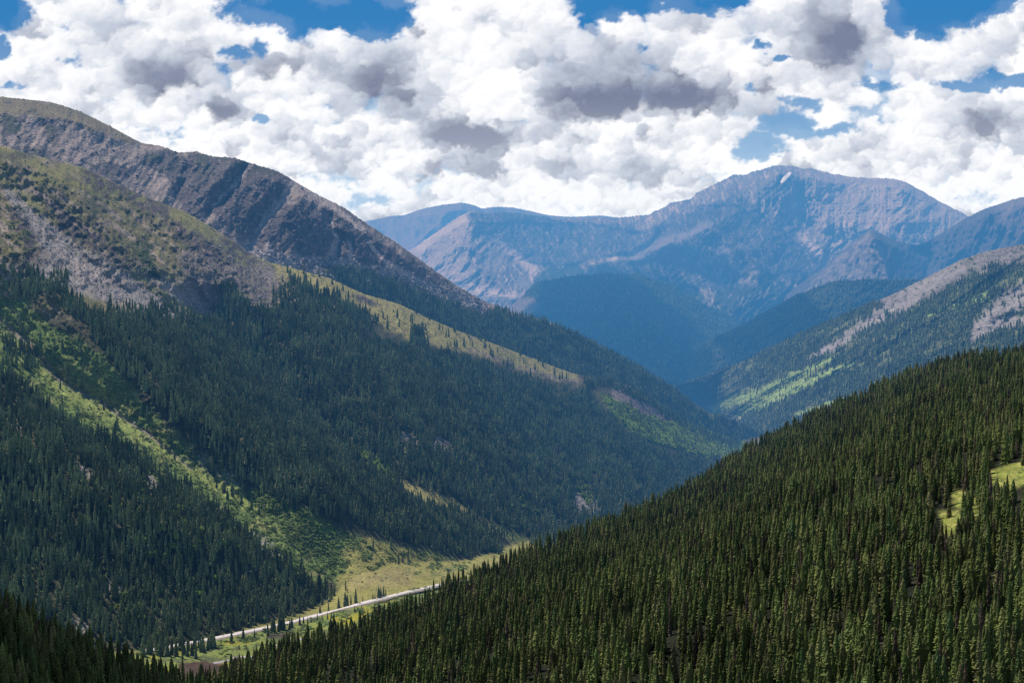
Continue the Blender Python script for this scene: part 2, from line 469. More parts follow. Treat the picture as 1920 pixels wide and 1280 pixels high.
def lm_color(X, Y):
    C = np.ones(X.shape + (3,)) * np.array((.105, .098, .052))
    n = fbm(X / 45, Y / 30, 6, 41, .6); n2 = fbm(X / 14, Y / 9, 5, 43, .65); n3 = fbm(X / 5, Y / 4, 3, 45, .7)
    # upper slope: grass with rock and scree
    upm = sstep(640, 560, Y)
    qa = X * .6 - Y * .8; qb = X * .8 + Y * .6
    stk = fbm(qa / 13, qb / 75, 5, 47, .6)
    C = lerp(C, upm * sstep(-.35, .15, n + .3 * n2), (.200, .178, .072))
    C = lerp(C, upm * sstep(.05, .2, stk + .35 * n), (.29, .23, .18))
    C = lerp(C, upm * sstep(.10, .25, -stk + .2 * n2) * .7, (.135, .13, .055))
    C = lerp(C, upm * sstep(.26, .34, n3 + .7 * n2 + .3 * n - .1), (.095, .085, .068))
    C = lerp(C, upm * sstep(.30, .38, -n3 - .3 * n2) * .4, (.30, .265, .24))
    crest = sstep(60, 10, Y - np.interp(X, *er_i)) * sstep(560, 460, X)
    C = lerp(C, crest * sstep(-.3, .2, n) * .9, GRASS)
    scr = np.maximum(stroke(X, Y, [(20, 360), (70, 420), (120, 480), (200, 520), (300, 560), (400, 600)], [8, 18, 30, 36, 38, 30], .5, 14),
                     poly(X, Y, [(-60, 500), (60, 485), (150, 480), (260, 530), (330, 560), (400, 595), (300, 600), (190, 560), (100, 530), (-60, 535)], 8, 16))
    scr2 = poly(X, Y, [(330, 480), (400, 450), (480, 490), (560, 520), (520, 560), (440, 590), (390, 580), (350, 540)], 10, 14)
    C = lerp(C, scr * sstep(-.5, -.1, n2), SCREE)
    C = lerp(C, scr2 * .8 * sstep(-.4, 0, n2), (.20, .17, .165))
    C = lerp(C, stroke(X, Y, [(110, 470), (150, 500), (200, 525)], [4, 10, 5], .7, 5) * .6, (.40, .33, .30))
    for s_ in ([(0, 330), (60, 380), (110, 410)], [(200, 460), (250, 510), (300, 550), (380, 600)], [(330, 400), (400, 450), (460, 490)], [(60, 330), (150, 350), (260, 370)]):
        C = lerp(C, stroke(X, Y, s_, 9, .7, 10) * .8, (.19, .185, .06))
    C = lerp(C, stroke(X, Y, [(265, 465), (275, 490), (290, 512)], 12, .5, 10) * sstep(-.3, 0, n3), (.045, .065, .028))
    # dark outcrops
    for s_ in ([(30, 400), (60, 470), (70, 480)], [(100, 390), (150, 440), (215, 480), (240, 495)], [(330, 430), (380, 460), (420, 480)], [(170, 330), (200, 350)], [(430, 455), (470, 480)], [(230, 350), (300, 400)], [(30, 490), (50, 500)]):
        C = lerp(C, stroke(X, Y, s_, 15, .6, 16, 14) * sstep(-.25, .05, n2), CLIFF)
    # bench meadow
    b = poly(X, Y, BENCH, 6, 8)
    C = lerp(C, b, GRASSY); C = lerp(C, b * sstep(.1, .3, n2) * .6, (.16, .15, .06)); C = lerp(C, b * sstep(.25, .4, n) * .6, ROCK)
    for q in ([(535, 535), (580, 537), (600, 555), (560, 560)], [(655, 553), (685, 555), (715, 575), (690, 572)], [(780, 575), (815, 588), (800, 592)]):
        C = lerp(C, poly(X, Y, q, 4, 6, 12), CLIFF)
    # forest ground
    fo = sstep(570, 620, Y) * (1 - b)
    C = lerp(C, fo * .8, (.055, .058, .030)); C = lerp(C, fo * sstep(.2, .4, n + .4 * n2), (.11, .095, .06))
    # green avalanche track
    g = poly(X, Y, G1SH, 8, 14)
    C = lerp(C, g, (.13, .19, .05)); C = lerp(C, g * sstep(-.1, .25, n2), (.19, .24, .07)); C = lerp(C, g * sstep(.15, .35, n), (.27, .27, .10))
    C = lerp(C, stroke(X, Y, [(20, 640), (110, 728), (200, 775), (300, 840), (400, 905), (480, 955)], [8, 9, 10, 10, 11, 12], .7, 9), (.27, .32, .09))
    C = lerp(C, stroke(X, Y, [(480, 925), (560, 975), (640, 1040)], [14, 26, 30], .5, 8), (.14, .20, .05))
    C = lerp(C, stroke(X, Y, g1[:7], [2, 5, 5, 5, 4, 3, 2], .8, 3) * .9, (.30, .25, .19))
    C = lerp(C, stroke(X, Y, [(100, 690), (150, 722), (200, 745), (260, 780)], [5, 9, 10, 6], .7, 5) * .7, (.24, .24, .07))
    C = lerp(C, stroke(X, Y, [(665, 840), (700, 865), (730, 890)], 5, .6, 4), (.12, .17, .05))
    C = lerp(C, stroke(X, Y, [(745, 900), (790, 925), (840, 942), (885, 962)], [4, 9, 10, 5], .6, 5), GRASSY)
    C = lerp(C, stroke(X, Y, [(900, 985), (950, 1000), (985, 1015)], [6, 10, 8], .6, 5), (.15, .18, .06))
    C = lerp(C, stroke(X, Y, [(370, 850), (400, 880), (440, 900)], 14, .7, 10) * sstep(0, .2, n3), SCREE)
    # scree and green patch at the right end
    C = lerp(C, poly(X, Y, GRPATCH, 6, 8), (.24, .31, .08))
    C = lerp(C, poly(X, Y, SCR3, 3, 5, 12) * sstep(-.6, -.1, n2), (.19, .145, .135))
    C = lerp(C, stroke(X, Y, [(880, 655), (960, 685), (1040, 708), (1090, 715)], 5, .7, 4) * sstep(-.2, .1, n2), (.24, .19, .14))
    for q, r_ in (((1085, 940), 18), ((820, 830), 12), ((760, 820), 9), ((25, 800), 8), ((150, 880), 10), ((285, 900), 12), ((205, 1100), 10), ((480, 1010), 12), ((140, 1170), 12), ((500, 1030), 10)):
        C = lerp(C, stroke(X, Y, [q, (q[0] + 1.5 * r_, q[1] + r_ * .6)], r_, .6, 8, 9) * sstep(-.2, .1, n3), SCREE)
    # valley floor meadow
    v = sstep(-8, 12, Y - np.interp(X, *foot_i))
    m_ = fbm(X / 50, Y / 10, 4, 61)
    C = lerp(C, v, (.29, .27, .08))
    C = lerp(C, v * sstep(0, .3, m_), (.23, .24, .07)); C = lerp(C, v * sstep(.1, .35, n2) * .5, (.25, .22, .09))
    md_ = poly(X, Y, MEAD, 4, 10, 20)
    C = lerp(C, md_, (.30, .28, .085)); C = lerp(C, md_ * sstep(0, .25, n2 + .3 * n) * .7, (.15, .17, .06))
    low = v * sstep(-4, 6, Y - np.interp(X, [300, 640, 830], [1216, 1142, 1100]))
    C = lerp(C, low, (.20, .24, .06)); C = lerp(C, low * sstep(-.05, .2, m_ + .4 * n2), (.10, .12, .045)); C = lerp(C, low * sstep(.25, .35, -m_), (.28, .25, .03))
    C = lerp(C, stroke(X, Y, [(640, 1165), (690, 1150)], 8, .6, 5), (.30, .27, .03))
    C = lerp(C, poly(X, Y, [(335, 1243), (380, 1238), (430, 1246), (420, 1275), (340, 1275)], 3, 5, 12), (.07, .045, .03))
    C = lerp(C, stroke(X, Y, [(505, 1192), (550, 1190)], 4, .7, 3), (.08, .06, .045))
    C = lerp(C, v * stroke(X, Y, [(660, 1088), (760, 1082)], 16, .9, 12) * .5, (.26, .20, .11))
    return C


LM.mesh('mountain_slope', lm_color(X, Y), M_LM, label='forested mountainside left of the valley')

DENSE_LM = [(-80, 680), (0, 695), (52, 733), (100, 772), (153, 803), (245, 846), (326, 898), (400, 953), (460, 993), (512, 1038), (566, 1080), (625, 1114), (625, 1122), (560, 1150), (420, 1190), (300, 1222), (-80, 1260)]
DENSE_LM2 = [(70, 545), (110, 548), (200, 600), (290, 600), (340, 605), (400, 600), (420, 560), (450, 560), (500, 590), (540, 575), (610, 590), (650, 600), (690, 640), (740, 650), (790, 660), (860, 670), (940, 700), (1040, 730), (1100, 740), (1125, 762), (1168, 808), (1238, 848), (1300, 864), (1368, 872), (1420, 852), (1440, 815),
             (1445, 1000), (1000, 1030), (960, 1012), (930, 1000), (880, 970), (800, 940), (740, 905), (690, 872), (650, 835), (690, 880), (780, 940), (880, 975), (930, 1010), (945, 1035), (870, 1045), (760, 1018), (640, 975), (540, 950), (450, 900), (360, 830), (290, 750), (220, 690), (150, 600)]


def lm_dens(px, py):
    d = poly(px, py, DENSE_LM, 5, 10, 25) + poly(px, py, DENSE_LM2, 5, 10, 25)
    n = fbm(px / 35, py / 25, 4, 70)
    d = np.clip(d, 0, 1) * (1 - .85 * sstep(.22, .42, n))
    d *= 1 - stroke(px, py, [(745, 900), (790, 925), (840, 942), (885, 962), (985, 1015)], [5, 10, 11, 7, 8], .6, 5)
    d *= 1 - .8 * stroke(px, py, [(640, 820), (700, 865), (730, 890)], 5, .6, 5)
    for q, r_ in (((1085, 940), 16), ((820, 830), 11), ((760, 820), 9), ((25, 800), 8), ((150, 880), 10), ((285, 900), 12), ((205, 1100), 10), ((480, 1010), 12), ((140, 1170), 12), ((500, 1030), 10)):
        d *= 1 - stroke(px, py, [q, (q[0] + 1.5 * r_, q[1] + r_ * .6)], r_, .6, 8, 9)
    sp = poly(px, py, [(-60, 510), (60, 510), (110, 545), (60, 560), (-60, 570)], 8, 10) * .8
    sp = sp + stroke(px, py, [(190, 595), (260, 590), (330, 585), (350, 600)], 12, .8, 8) * .35 + stroke(px, py, [(120, 515), (105, 525)], 8, .8, 4) * .7
    sp = sp + poly(px, py, [(400, 540), (440, 535), (450, 570), (420, 580)], 6, 6) + poly(px, py, [(500, 560), (540, 540), (620, 560), (700, 600), (690, 640), (640, 610)], 8, 12) * .5
    sp = sp + stroke(px, py, [(550, 535), (640, 575), (700, 600)], 10, .8, 12, 12) * .45 + poly(px, py, [(770, 620), (790, 620), (800, 650), (770, 650)], 5, 4) + poly(px, py, BENCH, 5, 6) * .02
    sp = sp + poly(px, py, [(5, 640), (70, 655), (80, 690), (10, 690)], 6, 8) * .5 + poly(px, py, [(-60, 590), (20, 600), (60, 640), (-60, 650)], 8, 8) * .12
    sp = sp + poly(px, py, GRPATCH, 6, 8) * .08 + poly(px, py, G1SH, 4, 4) * .02 + .8 * stroke(px, py, [(1100, 722), (1150, 722), (1220, 755), (1300, 812), (1380, 838)], 5, .8, 3)
    low = py - np.interp(px, [300, 420, 560, 640, 655, 980], [1212, 1187, 1151, 1120, 1085, 1030])
    near_ = stroke(px, py, [(240, 1240), (300, 1232)], 12, .6, 3) * .9 + stroke(px, py, [(290, 1230), (345, 1224), (395, 1214), (410, 1204)], [9, 7, 6, 3], .6, 3) * .8 + stroke(px, py, [(500, 1186), (530, 1181), (556, 1172)], 3, .6, 2) * .8
    return np.maximum(np.clip(d + sp, 0, 1) * (low < 0), near_)


# ---- rocky ridge behind ----------------------------------------------------------
F_R = [(-250, 130, 3250), (-60, 170, 3280), (0, 180, 3300), (95, 190, 3330), (150, 208, 3350), (200, 232, 3370), (265, 267, 3400), (300, 272, 3400), (335, 285, 3420), (370, 283, 3420), (395, 292, 3430),
       (440, 295, 3440), (480, 308, 3460), (515, 318, 3470), (530, 325, 3480), (575, 352, 3500), (600, 366, 3520), (645, 388, 3550), (690, 420, 3600), (750, 458, 3650), (800, 495, 3720), (855, 533, 3790),
       (900, 560, 3880), (960, 583, 4000), (1040, 605, 4100), (1120, 645, 4210), (1200, 690, 4330), (1260, 728, 4420), (1330, 772, 4540), (1400, 800, 4640), (1450, 816, 4720)]
F_B = [(x, y + 45, d + 330 if x < 1100 else d + 160) for x, y, d in E_R]
F_B[-1] = (1445, 840, 4600); F_B[-2] = (1380, 870, 4420)
fr_i = ([a[0] for a in F_R], [a[1] for a in F_R])


def fm_relief(X, Y, D):
    h = np.clip((Y - np.interp(X, *fr_i)) / 22, 0, 1)
    r = 34 * ridged((X * .85 + Y * .5) / 95, (Y * .85 - X * .5) / 260, 5, 21) + 20 * ridged((X * .85 + Y * .5) / 24, (Y * .85 - X * .5) / 40, 5, 24, .62)
    r = r * (.35 + .65 * sstep(560, 440, Y - (X - 600) * .25))
    r = r + 55 * tent(X, Y, [(520, 320), (580, 400), (660, 440), (700, 500)], 60)
    r = r - 60 * tent(X, Y, [(560, 330), (520, 380), (480, 430), (470, 460)], 28)
    r = r - 45 * tent(X, Y, [(470, 300), (420, 360), (385, 400)], 24)
    r = r + 45 * tent(X, Y, [(440, 297), (400, 350), (370, 400)], 30)
    r = r - 40 * tent(X, Y, [(620, 400), (630, 450), (615, 490)], 18)
    r = r - 40 * tent(X, Y, [(330, 290), (350, 330), (330, 380)], 24)
    r = r + 25 * tent(X, Y, [(0, 215), (120, 225), (240, 262)], 20)
    r = r - 35 * tent(X, Y, [(70, 215), (90, 260), (100, 300)], 26)
    return .72 * r * h


FM = Sheet(-250, 1450, 900, [F_R, F_B], [260], smooth=3, jag=2.2, jsc=9, relief=fm_relief, seed=5)
X, Y = FM.PX, FM.PY
n = fbm(X / 40, Y / 30, 5, 51); n2 = fbm(X / 10, Y / 9, 4, 53); n3 = fbm(X / 4, Y / 4, 3, 54)
c = np.ones(X.shape + (3,)) * np.array((.31, .25, .215))
stk = fbm((X * .85 + Y * .5) / 9, (Y * .85 - X * .5) / 60, 5, 57, .6)
c = lerp(c, sstep(.0, .25, n2 + .4 * n), (.20, .17, .15)); c = lerp(c, sstep(.08, .25, stk) * .8, (.42, .335, .28)); c = lerp(c, sstep(.1, .28, -stk) * .7, (.13, .115, .105))
c = lerp(c, poly(X, Y, [(-260, 120), (0, 175), (140, 200), (270, 262), (300, 275), (240, 268), (140, 232), (0, 215), (-260, 200)], 6, 8), (.20, .165, .09))
CL = [[(320, 290), (440, 290), (520, 315), (560, 345), (500, 400), (470, 450), (440, 440), (400, 400), (350, 410), (330, 370), (310, 330)],
      [(560, 370), (640, 400), (700, 440), (760, 480), (810, 515), (850, 545), (780, 525), (720, 505), (690, 500), (640, 482), (600, 484), (540, 470), (480, 470), (470, 440), (520, 400)],
      [(20, 270), (90, 285), (95, 300), (60, 300), (20, 290)], [(0, 218), (60, 218), (30, 250), (0, 270)], [(80, 222), (110, 222), (105, 270), (85, 260)], [(160, 305), (240, 310), (240, 330), (200, 335)], [(265, 280), (320, 285), (300, 320), (270, 320)]]
cl = np.zeros(X.shape)
for q in CL:
    cl = np.maximum(cl, poly(X, Y, q, 4, 14, 22))
c = lerp(c, cl * sstep(-.55, -.25, n2 + .3 * n3), (.115, .096, .090))
c = lerp(c, cl * sstep(.22, .38, n2 + .3 * n3) * .8, (.21, .175, .155))
c = lerp(c, cl * sstep(345, 300, Y) * sstep(-.1, .2, n) * .8, (.075, .085, .04))
for s_, w_ in (([(562, 332), (520, 385), (488, 425), (470, 460)], [8, 6, 6, 9]), ([(475, 305), (440, 345), (400, 385)], [3, 4, 3]), ([(620, 410), (632, 450), (618, 490)], [3, 4, 10]),
               ([(655, 455), (660, 500)], [2, 8]), ([(690, 450), (720, 490), (770, 520)], [2, 4, 8]), ([(500, 460), (508, 480)], [6, 10]), ([(560, 340), (620, 385), (680, 430)], [5, 5, 4])):
    c = lerp(c, stroke(X, Y, s_, w_, .6, 6, 14), (.42, .35, .31))
tal = poly(X, Y, [(440, 455), (480, 468), (540, 478), (640, 488), (720, 505), (800, 525), (870, 550), (930, 590), (860, 575), (760, 545), (620, 520), (520, 500), (440, 480)], 6, 8)
c = lerp(c, tal, (.34, .305, .285)); c = lerp(c, tal * sstep(.1, .3, n3), (.11, .10, .10)); c = lerp(c, tal * sstep(.25, .4, -n3), (.36, .32, .30))
fo = poly(X, Y, [(600, 500), (640, 498), (760, 528), (850, 565), (900, 590), (940, 585), (1040, 610), (1460, 815), (1460, 900), (1100, 760), (700, 600)], 6, 8)
c = lerp(c, fo, (.055, .065, .03)); c = lerp(c, fo * sstep(.05, .25, n2 + n), (.15, .16, .055))
c = lerp(c, stroke(X, Y, [(610, 512), (640, 502), (680, 512), (760, 535), (830, 560)], 6, .6, 5), (.19, .18, .06))
c = lerp(c, stroke(X, Y, [(1285, 742), (1330, 778), (1340, 785)], 5, .6, 3), (.15, .17, .05))
FM.mesh('mountain_ridge', c, M_FM, label='rocky ridge behind the left slope')


def fm_dens(px, py):
    d = poly(px, py, [(625, 510), (650, 503), (700, 518), (770, 545), (860, 578), (900, 590), (935, 582), (1040, 608), (1460, 815), (1460, 900), (1100, 760), (700, 600)], 4, 5, 15)
    d *= 1 - .6 * sstep(.25, .4, fbm(px / 18, py / 14, 3, 76))
    return d * (1 - stroke(px, py, [(1290, 745), (1335, 782)], 5, .6, 3))


# ---- far right valley side -------------------------------------------------------
I_R = [(1200, 742, 5900), (1245, 730, 5700), (1300, 712, 5500), (1400, 673, 5250), (1500, 625, 4950), (1560, 600, 4850), (1600, 582, 4750), (1680, 548, 4600), (1740, 518, 4450), (1800, 487, 4350), (1850, 470, 4280), (1920, 457, 4200), (2150, 400, 3900), (2400, 350, 3700)]
I_B = [(1200, 752, 6000), (1300, 768, 5800), (1390, 792, 5200), (1440, 815, 4620), (1600, 885, 3650), (1920, 1000, 2750), (2400, 1100, 2250)]
ir_i = ([a[0] for a in I_R], [a[1] for a in I_R])


def im_relief(X, Y, D):
    h = np.clip((Y - np.interp(X, *ir_i)) / 25, 0, 1)
    q = (X * .5 + Y * .86); p = (X * .86 - Y * .5)
    r = 45 * ridged(q / 42, p / 330, 4, 31) + 14 * fbm(X / 18, Y / 12, 4, 34)
    r = r - 34 * tent(X, Y, [(1920, 500), (1780, 590), (1640, 680), (1500, 740), (1390, 775)], 26)
    r = r + 38 * tent(X, Y, [(1850, 520), (1740, 590), (1600, 650), (1480, 700), (1380, 740)], 40)
    return r * h


IM = Sheet(1200, 2400, 620, [I_R, I_B], [230], smooth=4, jag=1.6, relief=im_relief, seed=8, back=((60, 200, 500), .3, -540))
X, Y = IM.PX, IM.PY
n = fbm(X / 40, Y / 25, 5, 81); n2 = fbm(X / 10, Y / 7, 4, 83)
c = np.ones(X.shape + (3,)) * np.array((.045, .058, .030))
c = lerp(c, sstep(.05, .3, fbm((X * .5 + Y * .86) / 13, (X * .86 - Y * .5) / 110, 4, 87) + .4 * fbm(X / 22, Y / 14, 3, 86)), (.13, .15, .065))
rk = poly(X, Y, [(1620, 560), (1740, 505), (1850, 462), (2000, 420), (2400, 330), (2400, 520), (1920, 500), (1870, 500), (1800, 530), (1740, 560), (1700, 580)], 8, 14)
c = lerp(c, rk * sstep(-.4, 0, n2 + .3 * n), (.20, .182, .175))
c = lerp(c, rk * sstep(.15, .3, n2), (.12, .11, .07))
for s_, w_ in (([(1800, 500), (1700, 555), (1620, 610), (1560, 650), (1520, 672)], [11, 13, 10, 8, 3]), ([(1700, 570), (1640, 600)], [10, 8]), ([(1930, 540), (1880, 580), (1840, 610), (1820, 640)], [22, 24, 14, 6]), ([(1920, 600), (1860, 612), (1822, 640)], [8, 8, 3]), ([(1340, 700), (1310, 715)], [2, 3])):
    c = lerp(c, stroke(X, Y, s_, w_, .5, 12, 14) * sstep(-.5, -.15, n2), (.26, .235, .225))
for s_, w_ in (([(1560, 672), (1480, 710), (1400, 745), (1340, 765)], [4, 8, 9, 7]), ([(1600, 680), (1540, 705), (1480, 733), (1420, 758), (1385, 778)], [4, 8, 11, 12, 8]), ([(1600, 742), (1540, 762), (1490, 778)], [3, 4, 3]), ([(1850, 555), (1800, 570), (1740, 590)], [8, 5, 3])):
    c = lerp(c, stroke(X, Y, s_, w_, .7, 5, 14), (.26, .36, .12))
c = lerp(c, stroke(X, Y, [(1366, 786), (1385, 784)], 3, .6, 2), (.45, .38, .34))
c = lerp(c, stroke(X, Y, [(1425, 806), (1450, 808)], 3, .6, 2), (.45, .38, .34))
IM.mesh('mountain_flank', c, M_IM, label='streaked slope across the far valley')


def im_dens(px, py):
    d = np.ones(px.shape)
    d *= 1 - poly(px, py, [(1600, 560), (1740, 500), (1850, 455), (2000, 420), (2400, 300), (2400, 520), (1920, 490), (1870, 500), (1800, 540), (1740, 570), (1700, 590)], 8, 14)
    for s_, w_ in (([(1800, 500), (1700, 555), (1620, 610), (1560, 650), (1520, 672)], [11, 13, 10, 8, 3]), ([(1930, 540), (1880, 580), (1840, 610), (1820, 640)], [22, 24, 14, 6]), ([(1920, 600), (1860, 612), (1822, 640)], [8, 8, 3]),
                   ([(1560, 672), (1480, 710), (1400, 745), (1340, 765)], [4, 8, 9, 7]), ([(1600, 680), (1540, 705), (1480, 733), (1420, 758), (1385, 778)], [4, 8, 11, 12, 8]), ([(1600, 742), (1540, 762), (1490, 778)], [3, 4, 3])):
        d *= 1 - .93 * stroke(px, py, s_, w_, .6, 8, 14)
    d = np.maximum(d, stroke(px, py, [(1860, 505), (1800, 540), (1740, 575), (1660, 615)], [10, 12, 10, 8], .6, 6))
    q = px * .5 + py * .86; p = px * .86 - py * .5
    return d * (1 - .85 * sstep(.12, .32, fbm(q / 13, p / 110, 4, 87) + .4 * fbm(px / 22, py / 14, 3, 86)))


# ---- far forested ridges ---------------------------------------------------------
K_R = [(1100, 790, 6300), (1180, 735, 6250), (1230, 706, 6200), (1300, 660, 6150), (1340, 630, 6150), (1400, 603, 6150), (1450, 575, 6150), (1500, 548, 6150), (1560, 526, 6100), (1620, 522, 6050), (1740, 522, 6000), (1900, 530, 5900), (2200, 520, 5700)]
K_B = [(1100, 800, 5700), (2200, 800, 5500)]
kr_i = ([a[0] for a in K_R], [a[1] for a in K_R])
KS = Sheet(1100, 2200, 420, [K_R, K_B], [150], smooth=5, jag=3, jsc=50, seed=9,
           relief=lambda X, Y, D: (60 * ridged((X * .6 + Y) / 90, (X - Y * .6) / 300, 4, 91) + 12 * fbm(X / 12, Y / 10, 3, 92)) * np.clip((Y - np.interp(X, *kr_i)) / 30, 0, 1), back=((60, 200, 400), .5, -540))
X, Y = KS.PX, KS.PY
c = np.ones(X.shape + (3,)) * np.array((.042, .055, .030)); c = lerp(c, sstep(.25, .5, fbm(X / 60, Y / 25, 4, 94)) * .5, (.09, .10, .05))
KS.mesh('forest_ridge', c, M_IM, label='hazy forested ridge in the middle distance')

J_R = [(820, 650, 6700), (900, 600, 6750), (960, 570, 6800), (1005, 528, 6850), (1060, 517, 6850), (1130, 511, 6850), (1200, 514, 6850), (1250, 530, 6850), (1300, 556, 6850), (1350, 585, 6850), (1400, 612, 6850), (1470, 660, 6850), (1550, 720, 6850)]
J_B = [(820, 800, 5700), (1550, 800, 5600)]
jr_i = ([a[0] for a in J_R], [a[1] for a in J_R])
JS = Sheet(820, 1550, 420, [J_R, J_B], [200], smooth=5, jag=4, jsc=60, seed=10,
           relief=lambda X, Y, D: (70 * tent(X, Y, [(1150, 512), (1180, 600), (1250, 700)], 110) + 40 * ridged((X) / 70, Y / 160, 4, 95) + 12 * fbm(X / 12, Y / 10, 3, 96)) * np.clip((Y - np.interp(X, *jr_i)) / 30, 0, 1), back=((60, 200, 400), .5, -540))
X, Y = JS.PX, JS.PY
c = np.ones(X.shape + (3,)) * np.array((.038, .05, .030))
c = lerp(c, stroke(X, Y, [(1190, 540), (1215, 570), (1240, 610)], [4, 6, 8], .9, 10) * .7, (.14, .13, .10))
c = lerp(c, poly(X, Y, [(800, 560), (960, 545), (1000, 560), (1030, 580), (960, 600), (800, 700)], 8, 12), (.17, .145, .13))
JS.mesh('forest_hill', c, M_IM, label='rounded dark forested hill in haze')

# ---- far peaks -------------------------------------------------------------------
G_R = [(690, 520, 8300), (740, 482, 8350), (775, 464, 8400), (810, 440, 8450), (850, 412, 8500), (885, 393, 8500), (910, 399, 8550), (940, 396, 8600), (975, 399, 8650), (1010, 404, 8700), (1050, 409, 8750), (1090, 408, 8800), (1150, 408, 8850),
       (1215, 402, 8850), (1240, 390, 8850), (1258, 379, 8850), (1295, 372, 8850), (1310, 358, 8850), (1345, 342, 8850), (1375, 326, 8850), (1395, 327, 8850), (1430, 316, 8850), (1455, 309, 8850), (1485, 309, 8850), (1505, 316, 8850), (1520, 314, 8850),
       (1560, 325, 8850), (1610, 332, 8850), (1680, 334, 8800), (1705, 343, 8750), (1750, 370, 8700), (1815, 404, 8600), (1900, 450, 8500), (2300, 560, 8200)]
G_M = [(690, 590, 7600), (900, 600, 7300), (1050, 560, 7400), (1200, 560, 7300), (1400, 620, 7000), (1600, 560, 7500), (2300, 600, 7300)]
G_B = [(690, 800, 6400), (2300, 800, 6400)]
gr_i = ([a[0] for a in G_R], [a[1] for a in G_R])


def gm_relief(X, Y, D):
    h = np.clip((Y - np.interp(X, *gr_i)) / 18, 0, 1)
    wx = X + 30 * fbm(X / 90, Y / 90, 3, 108)
    r = 78 * ridged((wx + .35 * Y) / 95, Y / 170, 6, 101, .55) + 42 * ridged((wx + .45 * Y) / 30, Y / 52, 5, 104, .62)
    sp = [([(885, 393), (870, 440), (900, 500), (960, 560)], 60, 170), ([(1470, 310), (1400, 390), (1320, 430), (1240, 470), (1170, 510)], 110, 240),
          ([(1250, 470), (1290, 520), (1350, 580)], 60, 140), ([(1330, 425), (1400, 480), (1430, 560)], 70, 170),
          ([(1520, 315), (1560, 380), (1540, 450), (1540, 500)], 45, 90), ([(1680, 335), (1700, 400), (1660, 440)], 60, 120), ([(1620, 333), (1610, 380), (1600, 420)], 40, 70)]
    for pts, w, a in sp:
        r = r + a * tent(X, Y, pts, w, 12, 50)
    for pts, w, a in (([(1500, 400), (1530, 440), (1560, 470)], 60, 120), ([(1000, 420), (1090, 480), (1200, 460)], 70, 150), ([(960, 430), (1000, 480), (1060, 520)], 50, 100)):
        r = r - a * tent(X, Y, pts, w, 12, 50)
    return r * h


GM = Sheet(690, 2300, 1000, [G_R, G_M, G_B], [230, 40], smooth=2.5, jag=2.4, jsc=7, relief=gm_relief, seed=11, back=((80, 250, 600, 1200), .6, -560))
X, Y = GM.PX, GM.PY
n = fbm(X / 50, Y / 40, 5, 111); n2 = fbm((X + .4 * Y) / 9, Y / 20, 4, 113)
c = np.ones(X.shape + (3,)) * np.array((.195, .182, .172))
c = lerp(c, sstep(0, .2, n + .8 * n2), (.13, .12, .115)); c = lerp(c, sstep(.12, .3, fbm((X - .5 * Y) / 7, (Y + .5 * X) / 22, 5, 117, .62)) * .75, (.52, .43, .37)); c = lerp(c, sstep(.18, .3, fbm((X + .6 * Y) / 6, (Y - .5 * X) / 20, 5, 118, .62)) * .75, (.07, .068, .07))
c = lerp(c, sstep(.2, .45, n2) * .7, (.42, .335, .28))
sunlit_warm = sstep(1480, 1560, X) * sstep(470, 420, Y) + sstep(900, 860, X)
c = lerp(c, np.clip(sunlit_warm, 0, 1) * .55, (.46, .38, .32))  # sunlit flanks of the peak painted paler and warmer
for s_, w_ in (([(870, 410), (820, 440), (790, 462)], 8), ([(930, 450), (990, 500), (1010, 540)], 5), ([(1330, 420), (1290, 440), (1240, 455), (1190, 480)], 7), ([(1350, 460), (1380, 500), (1400, 520)], 5),
               ([(1180, 480), (1100, 500)], 6), ([(1590, 400), (1585, 440), (1560, 465)], 5), ([(1300, 530), (1340, 570), (1370, 590)], 4), ([(960, 470), (1010, 510)], 4), ([(1500, 440), (1540, 480)], 6), ([(880, 540), (1000, 560), (1030, 570)], 6)):
    c = lerp(c, stroke(X, Y, s_, w_, .8, 10, 18) * .85, (.50, .42, .37))
jt = np.interp(X, [a[0] for a in J_R], [a[1] for a in J_R]); kt = np.interp(X, [a[0] for a in K_R], [a[1] for a in K_R])
nt_ = fbm((X - .4 * Y) / 16, Y / 34, 5, 119, .6)
c = lerp(c, np.maximum(sstep(-34, -4, Y - jt - 40 * nt_) * sstep(1000, 1040, X) * sstep(1430, 1380, X), sstep(-30, -4, Y - kt - 44 * nt_) * sstep(1380, 1420, X)) * sstep(.35, .0, nt_), (.045, .055, .032))
fo = np.maximum(poly(X, Y, [(1000, 520), (1060, 495), (1090, 500), (1130, 495), (1150, 505), (1200, 520), (1100, 560), (1010, 560)], 5, 12, 20), poly(X, Y, [(1340, 560), (1380, 515), (1440, 510), (1480, 540), (1540, 540), (1500, 620), (1400, 640), (1330, 600)], 5, 14, 20))
c = lerp(c, fo * sstep(-.3, -.05, n2), (.04, .052, .03))
GM.mesh('peak', c, M_GM, label='tall bare peak and its long ridge in blue haze')

